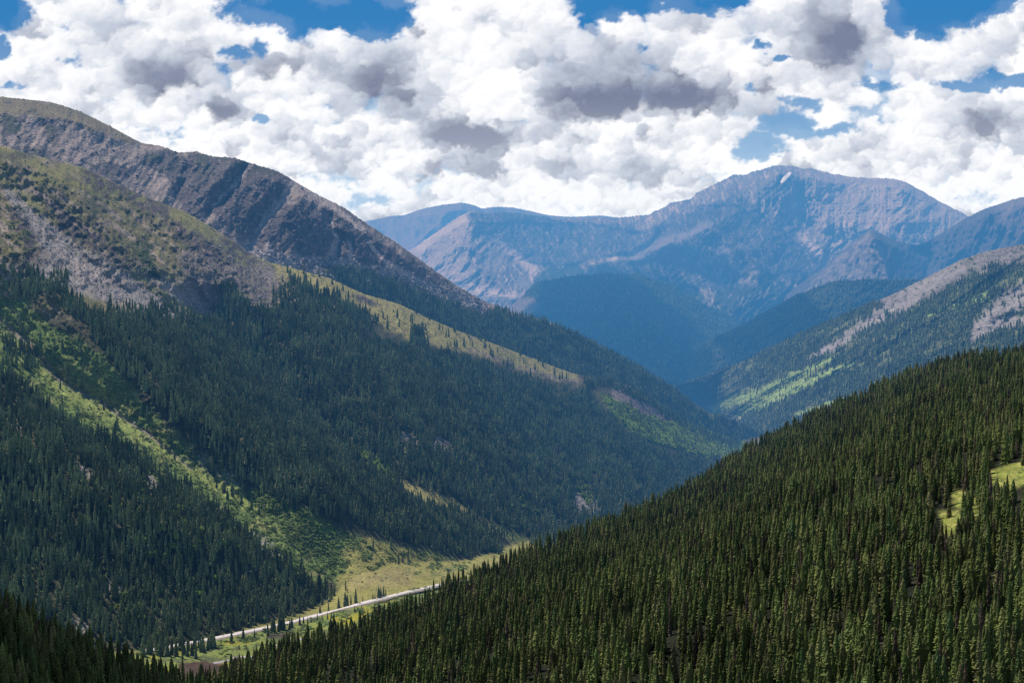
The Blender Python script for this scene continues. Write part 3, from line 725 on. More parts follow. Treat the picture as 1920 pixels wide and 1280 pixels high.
G2_R = [(560, 470, 11200), (640, 430, 11000), (690, 413, 11000), (730, 405, 11000), (760, 402, 11000), (790, 391, 11000), (830, 383, 11000), (865, 379, 11000), (890, 384, 11000), (905, 391, 11200), (925, 387, 11400), (960, 388, 11400), (1000, 396, 11400), (1030, 403, 11400), (1070, 406, 11400), (1125, 403, 11500), (1150, 406, 11500), (1250, 420, 11500)]
G2 = Sheet(560, 1250, 420, [G2_R, [(560, 640, 9500), (1250, 640, 9600)]], [140], smooth=2.5, jag=1.5, jsc=7, seed=13,
           relief=lambda X, Y, D: (110 * ridged(X / 60, Y / 130, 5, 121) + 200 * tent(X, Y, [(865, 380), (800, 440), (770, 470)], 60)) * np.clip((Y - np.interp(X, [a[0] for a in G2_R], [a[1] for a in G2_R])) / 15, 0, 1))
X, Y = G2.PX, G2.PY
c = np.ones(X.shape + (3,)) * np.array((.235, .18, .155)); c = lerp(c, sstep(.0, .3, fbm(X / 14, Y / 20, 4, 123)), (.16, .13, .115))
G2.mesh('distant_peak', c, M_GM, label='farthest pale peak left of the valley gap')

H_R = [(1380, 640, 7300), (1450, 570, 7300), (1510, 524, 7300), (1545, 500, 7300), (1580, 470, 7300), (1610, 445, 7300), (1632, 429, 7300), (1650, 436, 7300), (1680, 450, 7300), (1718, 459, 7350), (1745, 448, 7350), (1780, 427, 7350), (1815, 406, 7350), (1845, 391, 7350), (1870, 383, 7350), (1895, 374, 7350), (1925, 367, 7350), (2100, 320, 7300), (2400, 380, 7300)]
hr_i = ([a[0] for a in H_R], [a[1] for a in H_R])
H = Sheet(1380, 2400, 560, [H_R, [(1380, 700, 6500), (2400, 700, 6400)]], [150], smooth=2.5, jag=1.6, jsc=7, seed=14,
          relief=lambda X, Y, D: (60 * ridged((X + .3 * Y) / 45, Y / 110, 5, 131) + 16 * fbm(X / 9, Y / 9, 4, 132) + 300 * tent(X, Y, [(1632, 429), (1650, 480), (1670, 540)], 75) + 200 * tent(X, Y, [(1845, 391), (1900, 440), (1940, 520)], 70)
                                  - 120 * tent(X, Y, [(1718, 460), (1760, 500), (1800, 520)], 60)) * np.clip((Y - np.interp(X, *hr_i)) / 15, 0, 1))
X, Y = H.PX, H.PY
n2 = fbm((X + .4 * Y) / 9, Y / 16, 4, 133)
c = np.ones(X.shape + (3,)) * np.array((.085, .078, .075)); c = lerp(c, sstep(0, .3, n2), (.06, .057, .055)); c = lerp(c, sstep(.2, .4, -n2) * .4, (.15, .13, .12))
c = lerp(c, poly(X, Y, [(1632, 432), (1655, 470), (1670, 522), (1640, 560), (1500, 560), (1540, 510), (1590, 465)], 5, 6, 20) * sstep(-.3, .1, n2), (.21, .18, .165))  # pyramid's left face painted lighter, standing in for sunlight on it
c = lerp(c, sstep(1840, 1900, X) * sstep(470, 400, Y) * .6, (.24, .19, .16))
H.mesh('pyramid_peak', c, M_GM, label='pyramid shaped shoulder below the right skyline')

# ground beyond, out to the horizon
gp = mesh_np('ground', [(-30000, -2000, -560), (30000, -2000, -560), (30000, 29000, -560), (-30000, 29000, -560)], [[0, 1, 2, 3]],
             flat_mat('distant_ground', (.06, .07, .04), 300), attrs=None)
tag(link('ground', gp), kind='structure', label='low ground beyond the mountains')

# ---- road and stream -------------------------------------------------------------
def ribbon(name, pts, half, lift, mat, sub=8, wig=0.0):
    pts = np.array(pts, float)
    t = np.linspace(0, len(pts) - 1, (len(pts) - 1) * sub + 1)
    px = np.interp(t, np.arange(len(pts)), pts[:, 0]); py = np.interp(t, np.arange(len(pts)), pts[:, 1])
    px, py = gsm(px, sub * .5), gsm(py, sub * .5)
    c_ = LM.at(px, py)
    tn = np.gradient(c_, axis=0); tn[:, 2] = 0; tn /= np.linalg.norm(tn, axis=1)[:, None] + 1e-9
    nn = np.stack([-tn[:, 1], tn[:, 0], tn[:, 2] * 0], -1)
    hw = half * (1 + wig * noise(t * .8, t * 0 + 3))[:, None]
    V = np.stack([c_ - nn * hw * 1.25 + [0, 0, lift - 1.2], c_ - nn * hw + [0, 0, lift], c_ + [0, 0, lift + .08], c_ + nn * hw + [0, 0, lift], c_ + nn * hw * 1.25 + [0, 0, lift - 1.2]], 1)
    o = link(name, mesh_np(name, V, grid_faces(len(t), 5), mat, True))
    o['kind'] = 'structure'
    return c_, nn, o


ROAD = [(260, 1224), (310, 1213), (360, 1205), (410, 1195), (460, 1185), (510, 1175), (560, 1163), (600, 1152), (640, 1141), (680, 1131), (720, 1121), (760, 1111), (800, 1101), (840, 1092), (900, 1084)]
rc, rn, _ = ribbon('road', ROAD, 4.0, 1.0, flat_mat('sun_glare_asphalt', (.66, .61, .60), 9, .22, 0.6, 0.4))  # sun glare on the asphalt is put into its pale colour
V = np.stack([rc - rn * .14 + [0, 0, 1.3], rc + rn * .14 + [0, 0, 1.3]], 1)
tag(link('road_marking', mesh_np('road_marking', V, grid_faces(len(rc), 2), flat_mat('yellow_line', (.6, .42, .08), 3, .1))), kind='structure')
STREAM = [(395, 1244), (418, 1240), (432, 1237), (440, 1231), (462, 1230), (480, 1231), (497, 1227), (500, 1219), (508, 1213), (520, 1211), (530, 1205), (545, 1202), (560, 1199), (590, 1192)]
ribbon('verge', ROAD, 6.4, .75, flat_mat('gravel_verge', (.27, .235, .19), 5, .4), wig=.5)
ribbon('stream', STREAM, 2.6, .5, flat_mat('stream_water', (.42, .36, .36), 5, .35, 0.3, 0.5), wig=.6)

# snow patch high on the peak
sp_px = np.array([1463, 1467, 1473, 1480, 1484, 1481, 1477, 1473, 1469, 1465], float); sp_py = np.array([342, 335, 328, 323, 325, 332, 334, 339, 343, 345], float)
sv = GM.at(sp_px, sp_py)
ce = GM.at([1474], [333])[0]
dirn = lambda v: v / np.linalg.norm(v)
allv = np.vstack([ce[None], sv]); allv = np.array([v - dirn(v) * 70 + [0, 0, 3] for v in allv])
sf = [[0, i, i % 10 + 1] for i in range(1, 11)]
M_SNOW = flat_mat('snow', (.92, .92, .93), 20, .04)
sn = link('snow_patch', mesh_np('snow_patch', allv, sf, M_SNOW, True))
tag(sn, 'small white snow patch just below the summit of the tallest far peak', 'snow patch')


# ------------------------------------------------------------------ trees
def spruce_crown(seed, R=.15, levels=17, per=8, full=1.0, pw=.62):
    g = random.Random(seed)
    V, Q = [], []
    # dark inner core
    rings = 11
    base = len(V)
    for i in range(rings + 1):
        t = .06 + .93 * i / rings
        for k in range(7):
            a = 2 * math.pi * k / 7 + i * .4
            r = R * .74 * (1 - t) ** pw * g.uniform(.72, 1.18) * min(1, .5 + t * 5)
            V.append((r * math.cos(a), r * math.sin(a), t))
    for i in range(rings):
        for k in range(7):
            a = base + i * 7 + k; b = base + i * 7 + (k + 1) % 7
            Q.append((a, b, b + 7, a + 7))
    for l in range(levels):
        t = .05 + .93 * (l + g.uniform(-.3, .3)) / levels
        rr = R * (1 - t) ** pw * g.uniform(.72, 1.1) * min(1, .55 + t * 6)
        nb = max(4, int(per * (1 - .5 * t)))
        for k in range(nb):
            if g.random() > .93 * full:
                continue
            a = 2 * math.pi * (k + g.uniform(-.3, .3)) / nb + l * 1.1
            r = rr * g.uniform(.75, 1.12) + .004
            w = r * g.uniform(.20, .36) + .004
            ca, sa = math.cos(a), math.sin(a)
            dr = g.uniform(.25, .6) * r
            z = t + g.uniform(-.01, .01)
            i0 = len(V)
            # root high, two side points, tip drooping, and a hanging underside
            V += [(ca * r * .1, sa * r * .1, z + .03),
                  (ca * r * .55 - sa * w, sa * r * .55 + ca * w, z - dr * .45),
                  (ca * r, sa * r, z - dr),
                  (ca * r * .55 + sa * w, sa * r * .55 - ca * w, z - dr * .45),
                  (ca * r * .45, sa * r * .45, z - dr * .9 - .018)]
            Q += [(i0, i0 + 1, i0 + 2, i0 + 3), (i0 + 1, i0 + 4, i0 + 3, i0 + 2)]
    # leader
    i0 = len(V)
    V += [(.008, 0, .95), (-.006, .007, .95), (-.006, -.007, .95), (0, 0, 1.02)]
    Q += [(i0, i0 + 1, i0 + 3, i0 + 3), (i0 + 1, i0 + 2, i0 + 3, i0 + 3), (i0 + 2, i0, i0 + 3, i0 + 3)]
    return V, Q


def pymesh(name, V, Q, mats, smooth=False):
    me = bpy.data.meshes.new(name)
    Q = [tuple(dict.fromkeys(q)) for q in Q]
    me.from_pydata([tuple(v) for v in V], [], Q); me.update()
    for m in mats: me.materials.append(m)
    return me


def trunk_mesh(r=.016, top=.9):
    V, Q = [], []
    for i, t in enumerate((-.06, .0, .3, .6, top)):
        for k in range(6):
            a = k * math.pi / 3
            rr = r * (1 - max(t, 0) * .85) * (1.25 if i == 0 else 1)
            V.append((rr * math.cos(a), rr * math.sin(a), t))
    for i in range(4):
        for k in range(6):
            Q.append((i * 6 + k, i * 6 + (k + 1) % 6, i * 6 + 6 + (k + 1) % 6, i * 6 + 6 + k))
    return pymesh('trunk', V, Q, [M_BARK])


def small_crown(seed, R=.16, tiers=6):
    g = random.Random(seed)
    V, Q = [], []
    for l in range(tiers):
        t0 = .0 + l / tiers * .9
        r = R * (1 - t0) ** .85 * g.uniform(.85, 1.1)
        i0 = len(V); n_ = 7
        V.append((0, 0, min(1.0, t0 + .30 + .03 * l)))
        for k in range(n_):
            a = 2 * math.pi * (k + g.uniform(-.25, .25)) / n_ + l
            q = r * g.uniform(.6, 1.25)
            V.append((q * math.cos(a), q * math.sin(a), t0 + g.uniform(-.03, .03)))
        for k in range(n_):
            Q.append((i0, i0 + 1 + k, i0 + 1 + (k + 1) % n_))
    return V, Q


def blob(seed, nclump=14, tall=1.0, spread=.5):
    """broadleaf clump: many small leaf-sized faces in lumpy groups"""
    g = random.Random(seed)
    V, Q = [], []
    for c_ in range(nclump):
        a = g.uniform(0, 6.28); rr = spread * math.sqrt(g.random()); z0 = tall * g.uniform(.25, .85)
        cx_, cy_ = rr * math.cos(a), rr * math.sin(a)
        for k in range(9):
            th = g.uniform(0, 6.28); ph = g.uniform(-.6, 1.4); r = g.uniform(.12, .24)
            x = cx_ + r * math.cos(th) * math.cos(ph); y = cy_ + r * math.sin(th) * math.cos(ph); z = z0 + r * math.sin(ph) * tall
            u = [g.uniform(-.11, .11) for _ in range(3)]; v = [g.uniform(-.11, .11) for _ in range(3)]
            i0 = len(V)
            V += [(x, y, z), (x + u[0], y + u[1], z + u[2]), (x + u[0] + v[0], y + u[1] + v[1], z + u[2] + v[2]), (x + v[0], y + v[1], z + v[2])]
            Q.append((i0, i0 + 1, i0 + 2, i0 + 3))
        for k in range(5):      # inner lump
            i0 = len(V); a1 = k * 1.2566; a2 = a1 + 1.2566
            V += [(cx_, cy_, z0 + .16 * tall), (cx_ + .16 * math.cos(a1), cy_ + .16 * math.sin(a1), z0), (cx_, cy_, z0 - .2 * tall), (cx_ + .16 * math.cos(a2), cy_ + .16 * math.sin(a2), z0)]
            Q.append((i0, i0 + 1, i0 + 2, i0 + 3))
    return V, Q


CROWNS = [pymesh('crown', *spruce_crown(s, R, lv, 8, fu), [M_NEAR]) for s, R, lv, fu in ((1, .13, 25, 1), (2, .11, 27, 1), (3, .15, 24, .95), (4, .095, 27, .9), (5, .135, 25, .85), (6, .17, 23, 1), (7, .115, 24, .95))]
DEADC = [pymesh('crown', *spruce_crown(20 + s, .11, 13, 6, .6), [M_DEAD]) for s in range(2)]
SMALL = [pymesh('crown_small', *small_crown(40 + s, R), [M_LEFT]) for s, R in enumerate((.15, .18, .13, .20, .16))]
MIDC = [pymesh('crown_mid', *spruce_crown(60 + s, R, 9, 6, 1), [M_LEFT]) for s, R in enumerate((.15, .18, .13, .20))]
ASP = [pymesh('aspen_mesh', *blob(80 + s, 14, 1.0, .28), [M_ASPEN]) for s in range(3)]
SHR = [pymesh('shrub_mesh', *blob(90 + s, 9, .7, .5), [M_SHRUB]) for s in range(3)]
TRUNK = trunk_mesh()


def src(me):
    return bpy.data.objects.new('plant_form', me)      # never linked: only a form the woods below repeat


def scatter_group(forms):
    ng = bpy.data.node_groups.new('plant_scatter', 'GeometryNodeTree')
    ng.interface.new_socket('Geometry', in_out='INPUT', socket_type='NodeSocketGeometry')
    ng.interface.new_socket('Geometry', in_out='OUTPUT', socket_type='NodeSocketGeometry')
    n_ = ng.nodes.new; L = ng.links.new
    gi = n_('NodeGroupInput'); go = n_('NodeGroupOutput'); io = n_('GeometryNodeInstanceOnPoints')
    jn = n_('GeometryNodeJoinGeometry')
    for ob in reversed(forms):
        oi = n_('GeometryNodeObjectInfo'); oi.inputs['Object'].default_value = ob; oi.inputs['As Instance'].default_value = False
        gt = n_('GeometryNodeGeometryToInstance'); L(oi.outputs['Geometry'], gt.inputs[0]); L(gt.outputs[0], jn.inputs[0])
    L(gi.outputs[0], io.inputs['Points']); L(jn.outputs[0], io.inputs['Instance'])
    io.inputs['Pick Instance'].default_value = True

    def attr(nm, ty):
        a = n_('GeometryNodeInputNamedAttribute'); a.data_type = ty; a.inputs['Name'].default_value = nm
        return a.outputs['Attribute']
    L(attr('idx', 'INT'), io.inputs['Instance Index'])
    L(attr('rot', 'FLOAT_VECTOR'), io.inputs['Rotation']); L(attr('scl', 'FLOAT_VECTOR'), io.inputs['Scale'])
    L(io.outputs[0], go.inputs[0])
    return ng


def wood(name, label, cat, pts, forms, hmin, hmax, wmin=.85, wmax=1.2, sink=.3, probs=None, lean=.03, seed=0):
    g = np.random.default_rng(500 + seed)
    n_ = len(pts)
    me = bpy.data.meshes.new(name)
    p = pts.copy(); p[:, 2] -= sink
    me.vertices.add(n_); me.vertices.foreach_set('co', p.astype(np.float32).ravel())
    h = hmin + (hmax - hmin) * g.beta(2.2, 2.0, n_)
    w = h * g.uniform(wmin, wmax, n_)
    a = me.attributes.new('scl', 'FLOAT_VECTOR', 'POINT'); a.data.foreach_set('vector', np.stack([w, w, h], -1).astype(np.float32).ravel())
    a = me.attributes.new('rot', 'FLOAT_VECTOR', 'POINT')
    a.data.foreach_set('vector', np.stack([g.normal(0, lean, n_), g.normal(0, lean, n_), g.random(n_) * 6.28], -1).astype(np.float32).ravel())
    a = me.attributes.new('idx', 'INT', 'POINT'); a.data.foreach_set('value', g.choice(len(forms), n_, p=probs).astype(np.int32))
    me.update()
    o = link(name, me)
    md = o.modifiers.new('scatter', 'NODES'); md.node_group = scatter_group([src(m) for m in forms])
    return tag(o, label, cat, kind='stuff')


# near hill: the largest trees in view are individuals, the rest one wood
pts = hill.scatter(hill_dens, 5.6, 3.9, maxpy=1485, seed=1)
g = np.random.default_rng(77)
hts = 8 + 11 * g.beta(1.9, 2.1, len(pts))
ppx = CX + pts[:, 0] / pts[:, 1] * F; ppy = HY - pts[:, 2] / pts[:, 1] * F
tpy = HY - (pts[:, 2] + hts) / pts[:, 1] * F
vis = (ppx > 8) & (ppx < 1912) & (tpy < 1262)
size = np.where(vis, hts / pts[:, 1], 0)
NI = 258
order = np.argsort(-size)[:NI]
print('near trees', len(pts))
rest = np.ones(len(pts), bool); rest[order] = False


def make_tree(loc, h, w, crown, label, group, rot, name='spruce_tree', cat='spruce tree'):
    e = link(name, None); e.empty_display_size = .5
    e.location = loc; e.rotation_euler = (0, 0, rot); e.scale = (h * w, h * w, h)
    link('trunk', TRUNK, e); link('crown', crown, e)
    return tag(e, label, cat, group)


cr_lab = ['dark green', 'slender', 'full', 'needle thin', 'ragged', 'broad', 'narrow']
for i in order:
    x = ppx[i]; k = int(g.integers(0, 7)); dead = g.random() < .05
    if x < 430:
        where, grp = 'in the shaded bottom left corner', 'large spruces in the shaded bottom left corner'
    elif x < 1000:
        where, grp = 'at the bottom edge left of centre', 'large spruces along the bottom edge left of centre'
    elif x < 1480:
        where, grp = 'at the bottom edge right of centre', 'large spruces along the bottom edge right of centre'
    else:
        where, grp = 'in the bottom right corner', 'large spruces in the bottom right corner'
    if dead:
        make_tree((pts[i, 0], pts[i, 1], pts[i, 2] - .4), hts[i] * .95, g.uniform(.9, 1.1), DEADC[k % 2], 'grey brown dead spruce with thin crown ' + where, 'dead ' + grp, g.random() * 6.28, 'dead_tree', 'dead tree')
    else:
        make_tree((pts[i, 0], pts[i, 1], pts[i, 2] - .4), hts[i], g.uniform(.95, 1.65), CROWNS[k], cr_lab[k] + ' green spruce ' .replace('green green', 'green') * (k > 0) + (' spruce ' if k == 0 else '') + where, grp, g.random() * 6.28)
rp = pts[rest]
dm = RNG.random(len(rp)) < .07
wood('spruce_forest', 'dense dark green spruce forest covering the foreground hillside', 'forest', rp[~dm], CROWNS, 7, 18.5, 1.0, 1.7, .4, seed=1)
wood('dead_spruces', 'grey brown dead spruces scattered through the foreground forest', 'dead trees', rp[dm], DEADC, 9, 17, .9, 1.2, .4, seed=2)

# roadside trees, each one told by its place
ROADSIDE = [(330, 1229, 20, 1.3, 'foremost of the big roadside spruces at the left end of the meadow'), (342, 1234, 17, 1.1, 'spruce just right of the biggest one at the meadow left end'),
            (367, 1234, 19, 1.0, 'tall slim spruce standing out at the meadow edge above the muddy pool'), (359, 1228, 15, 1.1, 'spruce behind the slim one above the muddy pool'), (383, 1222, 12, 1.3, 'low broad spruce left of where the road comes into view'),
            (402, 1208, 13, 1.5, 'broad spruce at the left end of the visible road'), (434, 1203, 16, 1.9, 'broad dark spruce that interrupts the road, left one of two'), (456, 1198, 15, 1.7, 'broad dark spruce that interrupts the road, right one of two'),
            (477, 1197, 12, 1.4, 'small spruce below the road, right of the two broad ones'), (497, 1186, 8, 1.4, 'very small spruce on the road edge'), (547, 1175, 11, 2.2, 'bushy wide spruce on the near side of the road'), (562, 1171, 12, 1.4, 'first spruce right of the bushy one by the road'),
            (569, 1169, 10, 1.3, 'second spruce right of the bushy one by the road'), (577, 1167, 8, 1.3, 'third spruce right of the bushy one by the road'), (583, 1166, 8, 1.3, 'fourth spruce right of the bushy one by the road'),
            (595, 1164, 10, 1.2, 'slim spruce below the middle of the road'), (604, 1161, 7, 1.4, 'short spruce right of the slim one below the road'), (614, 1160, 9, 1.3, 'spruce of the trio below the road, left one'), (621, 1158, 8, 1.4, 'spruce of the trio below the road, middle one'),
            (626, 1156, 8, 1.2, 'spruce of the trio below the road, right one'), (665, 1147, 8, 1.3, 'lone small spruce below the road'), (678, 1141, 6, 1.2, 'tiny spruce touching the near road edge'),
            (635, 1139, 14, 1.5, 'spruce beyond the road at the forest corner'), (647, 1136, 18, 1.5, 'large broad spruce beyond the road in the meadow group'), (651, 1135, 14, 1.4, 'spruce tucked against the large broad one beyond the road'), (658, 1133, 12, 1.3, 'spruce between the two tall ones beyond the road'), (667, 1131, 19, 1.2, 'tallest pointed spruce beyond the road in the meadow'),
            (600, 1150, 12, 1.3, 'spruce between road and forest edge, left'), (616, 1145, 12, 1.2, 'spruce between road and forest edge, right'), (680, 1127, 6, 1.3, 'small spruce right of the tallest one beyond the road'), (699, 1123, 8, 1.2, 'thin small spruce left of the tight clump beyond the road'), (703, 1122, 9, 1.2, 'slim spruce nearest left of the tight clump beyond the road'),
            (710, 1120, 14, 1.5, 'first spruce of the tight clump beyond the road'), (714, 1119, 13, 1.4, 'second spruce of the tight clump beyond the road'), (719, 1118, 14, 1.2, 'third spruce of the tight clump beyond the road'), (723, 1117, 10, 1.2, 'last spruce of the tight clump beyond the road'),
            (648, 1106, 15, .9, 'slim spruce standing alone in the meadow beside the forest'), (651, 1111, 10, .9, 'thin short spruce just below the lone one in the meadow'), (448, 1217, 7, 1.3, 'tiny dark spruce on the wet meadow, left of two'), (462, 1216, 7, 1.3, 'tiny dark spruce on the wet meadow, right of two')]
rp_ = LM.at([r[0] for r in ROADSIDE], [r[1] for r in ROADSIDE])
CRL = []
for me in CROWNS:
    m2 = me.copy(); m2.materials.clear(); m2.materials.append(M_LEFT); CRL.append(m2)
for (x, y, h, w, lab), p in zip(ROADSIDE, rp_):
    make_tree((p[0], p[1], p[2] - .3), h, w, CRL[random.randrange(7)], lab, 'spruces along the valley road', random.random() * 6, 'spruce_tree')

# far side of the valley
pts = LM.scatter(lm_dens, 7.0, 4.0, seed=2, maxpy=1230)
print('left trees', len(pts))
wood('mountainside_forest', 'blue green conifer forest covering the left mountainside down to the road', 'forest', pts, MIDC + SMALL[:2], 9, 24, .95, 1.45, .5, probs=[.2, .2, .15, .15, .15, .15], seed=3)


def asp_d(px, py):
    d = poly(px, py, GRPATCH, 5, 8) * .8 + poly(px, py, [(1220, 858), (1280, 870), (1290, 890), (1240, 890)], 8, 10) * .25
    d = d + poly(px, py, [(200, 920), (330, 940), (430, 990), (420, 1040), (300, 1050), (200, 1010)], 30, 30) * .32 * sstep(0, .25, fbm(px / 16, py / 22, 3, 140))
    d = d + poly(px, py, [(340, 1060), (420, 1050), (410, 1100), (350, 1110)], 15, 20) * .25 * sstep(0, .2, fbm(px / 16, py / 22, 3, 141)) + stroke(px, py, [(235, 1135), (262, 1160)], 14, .7, 6) * .7
    d = d + stroke(px, py, [(668, 845), (705, 870), (735, 895)], 6, .7, 5) + stroke(px, py, [(985, 940), (1000, 960)], 8, .7, 4) * .5 + stroke(px, py, [(1090, 915), (1105, 935)], 8, .7, 4) * .5
    return np.clip(d, 0, 1)


pts = LM.scatter(asp_d, 5.2, 3.4, seed=3)
print('aspens', len(pts))
wood('aspen_grove', 'bright green aspens in patches among the conifers of the left mountainside', 'aspens', pts, ASP, 6, 11, .8, 1.2, 1.2, seed=4)


def shr_d(px, py):
    n_ = fbm(px / 22, py / 13, 4, 150)
    d = poly(px, py, G1SH, 6, 10) * (.10 + .75 * sstep(-.02, .2, n_)) * (1 - .75 * stroke(px, py, [(20, 640), (110, 728), (200, 775), (300, 840), (400, 905), (480, 955)], [16, 15, 14, 13, 13, 12], .7, 9))
    d = np.maximum(d, stroke(px, py, [(480, 930), (560, 985), (640, 1040)], [12, 26, 28], .5, 8))
    d = np.maximum(d, poly(px, py, [(670, 1010), (760, 1030), (850, 1052), (840, 1062), (790, 1060), (740, 1060), (700, 1068), (675, 1050)], 6, 10) * sstep(-.2, .1, n_))
    d = np.maximum(d, stroke(px, py, [(265, 465), (290, 512), (285, 520)], 14, .6, 12) * .5 * sstep(-.1, .1, n_))
    d = np.maximum(d, stroke(px, py, [(20, 400), (60, 520)], 20, .6, 12) * .3 * sstep(0, .2, n_))
    d = np.maximum(d, stroke(px, py, [(520, 1190), (640, 1160), (760, 1125)], 8, .8, 6) * .4 * sstep(-.1, .1, n_))
    d = np.maximum(d, stroke(px, py, [(420, 1215), (520, 1185), (620, 1162), (700, 1140), (800, 1112)], 11, .8, 8) * sstep(.05, .22, n_) * .6)
    md_ = poly(px, py, MEAD, 4, 8)
    d = d * (1 - md_) + md_ * (.9 * stroke(px, py, [(670, 1022), (730, 1035), (800, 1050), (860, 1060)], 11, .7, 9) * sstep(-.05, .15, n_) + .7 * stroke(px, py, [(665, 1030), (700, 1055)], 12, .7, 10) * sstep(-.05, .1, n_))
    return d * (py < 1250) + .006


pts = LM.scatter(shr_d, 3.4, 2.2, seed=4, maxpy=1240)
print('shrubs', len(pts))
wood('willow_thicket', 'low green willow thickets in the avalanche track and meadow', 'shrubs', pts, SHR, 1.8, 4.2, 1.0, 1.8, .5, seed=5)

pts = FM.scatter(fm_dens, 7.0, 4.5, seed=5)
print('ridge trees', len(pts))
wood('ridge_forest', 'band of dark conifers below the rocky ridge, running down to the valley gap', 'forest', pts, SMALL, 11, 22, .95, 1.3, .5, seed=6)
pts = IM.scatter(im_dens, 9.0, 5.5, seed=6, maxpy=830)
print('far side trees', len(pts))
wood('valley_side_forest', 'hazy conifer forest striped with green tracks on the far valley side', 'forest', pts, SMALL, 10, 19, 1.2, 1.8, .5, seed=7)
ones = lambda px, py: .8 + 0 * px
pts = KS.scatter(lambda px, py: ones(px, py) * (py < 740), 13, 8, seed=7)
wood('distant_forest', 'blue hazy forest on the ridge in the middle distance', 'forest', pts, SMALL, 10, 17, 1.8, 2.6, .5, seed=8)
pts = JS.scatter(lambda px, py: (1 - poly(px, py, [(800, 560), (960, 545), (1000, 560), (1030, 580), (960, 600), (800, 700)], 8, 12)) * (1 - .6 * stroke(px, py, [(1190, 540), (1215, 570), (1240, 610)], [4, 6, 8], .9, 10)), 13, 8, seed=8)
wood('far_hill_forest', 'dark blue shadowed forest on the rounded far hill', 'forest', pts, SMALL, 10, 17, 1.8, 2.6, .5, seed=9)


def boulder(seed):
    g = random.Random(seed)
    V = [(0, 0, .55)]
    for k in range(5):
        a = k * 1.2566 + g.uniform(-.3, .3); r = g.uniform(.35, .65); V.append((r * math.cos(a), r * math.sin(a), g.uniform(.1, .35)))
    for k in range(5):
        a = k * 1.2566 + g.uniform(-.3, .3); r = g.uniform(.4, .7); V.append((r * math.cos(a), r * math.sin(a), -.4))
    Q = [(0, 1 + k, 1 + (k + 1) % 5) for k in range(5)] + [(1 + k, 6 + k, 6 + (k + 1) % 5, 1 + (k + 1) % 5) for k in range(5)]
    return V, Q


M_ROCK = leaf_mat('boulder_rock', [(.20, .18, .17), (.34, .31, .30), (.26, .235, .225), (.14, .12, .115)], 4)
BLD = [pymesh('boulder_mesh', *boulder(200 + k), [M_ROCK]) for k in range(4)]
ST = [(20, 360), (70, 420), (120, 480), (200, 520), (300, 560), (400, 600)]
pts = LM.scatter(lambda x, y: np.clip(stroke(x, y, ST, [8, 18, 30, 36, 38, 30], .5, 14) + poly(x, y, [(330, 480), (400, 450), (480, 490), (560, 520), (520, 560), (440, 590), (390, 580), (350, 540)], 10, 14) + stroke(x, y, [(100, 690), (200, 750), (300, 830), (440, 905)], 7, .6, 8) * .4 + .7 * poly(x, y, SCR3, 3, 5), 0, 1) + .05 * (y < 600), 7.5, 3, seed=21, maxpy=1000)
print('boulders', len(pts))
wood('boulder_field', 'grey boulders strewn over the scree of the left slope', 'boulders', pts, BLD, .8, 2.8, 1.0, 1.9, .2, lean=.5, seed=21)
pts = FM.scatter(lambda x, y: poly(x, y, [(440, 455), (480, 468), (540, 478), (640, 488), (720, 505), (800, 525), (870, 550), (930, 590), (860, 575), (760, 545), (620, 520), (520, 500), (440, 480)], 6, 8) + .04, 9, 4, seed=22)
wood('talus_boulders', 'pale boulders in the talus apron under the dark cliffs', 'boulders', pts, BLD, 1.8, 6.5, 1.0, 1.9, .2, lean=.5, seed=22)


def kr_d(x, y):
    n_ = fbm(x / 16, y / 12, 4, 162)
    return (y < 600) * (np.interp(x, *er_i) + 12 < y) * (sstep(.18, .35, n_) * .3 + .01) * (1 - .9 * stroke(x, y, ST, [8, 18, 30, 36, 38, 30], .5, 14))


pts = LM.scatter(kr_d, 6.5, 3.2, seed=23)
wood('alpine_scrub', 'dark low scrub dotting the open upper mountainside', 'shrubs', pts, SHR, 1.0, 2.6, 1.0, 2.0, .3, seed=23)


# ------------------------------------------------------------------ sky dome with clouds
def ell(X, Y, l):
    s = np.zeros(X.shape)
    for q in l:
        cx_, cy_, rx, ry = q[:4]; a = q[4] if len(q) > 4 else 1
        s = np.maximum(s, a * np.exp(-(((X - cx_) / rx) ** 2 + ((Y - cy_) / ry) ** 2) ** 1.1))
    return s


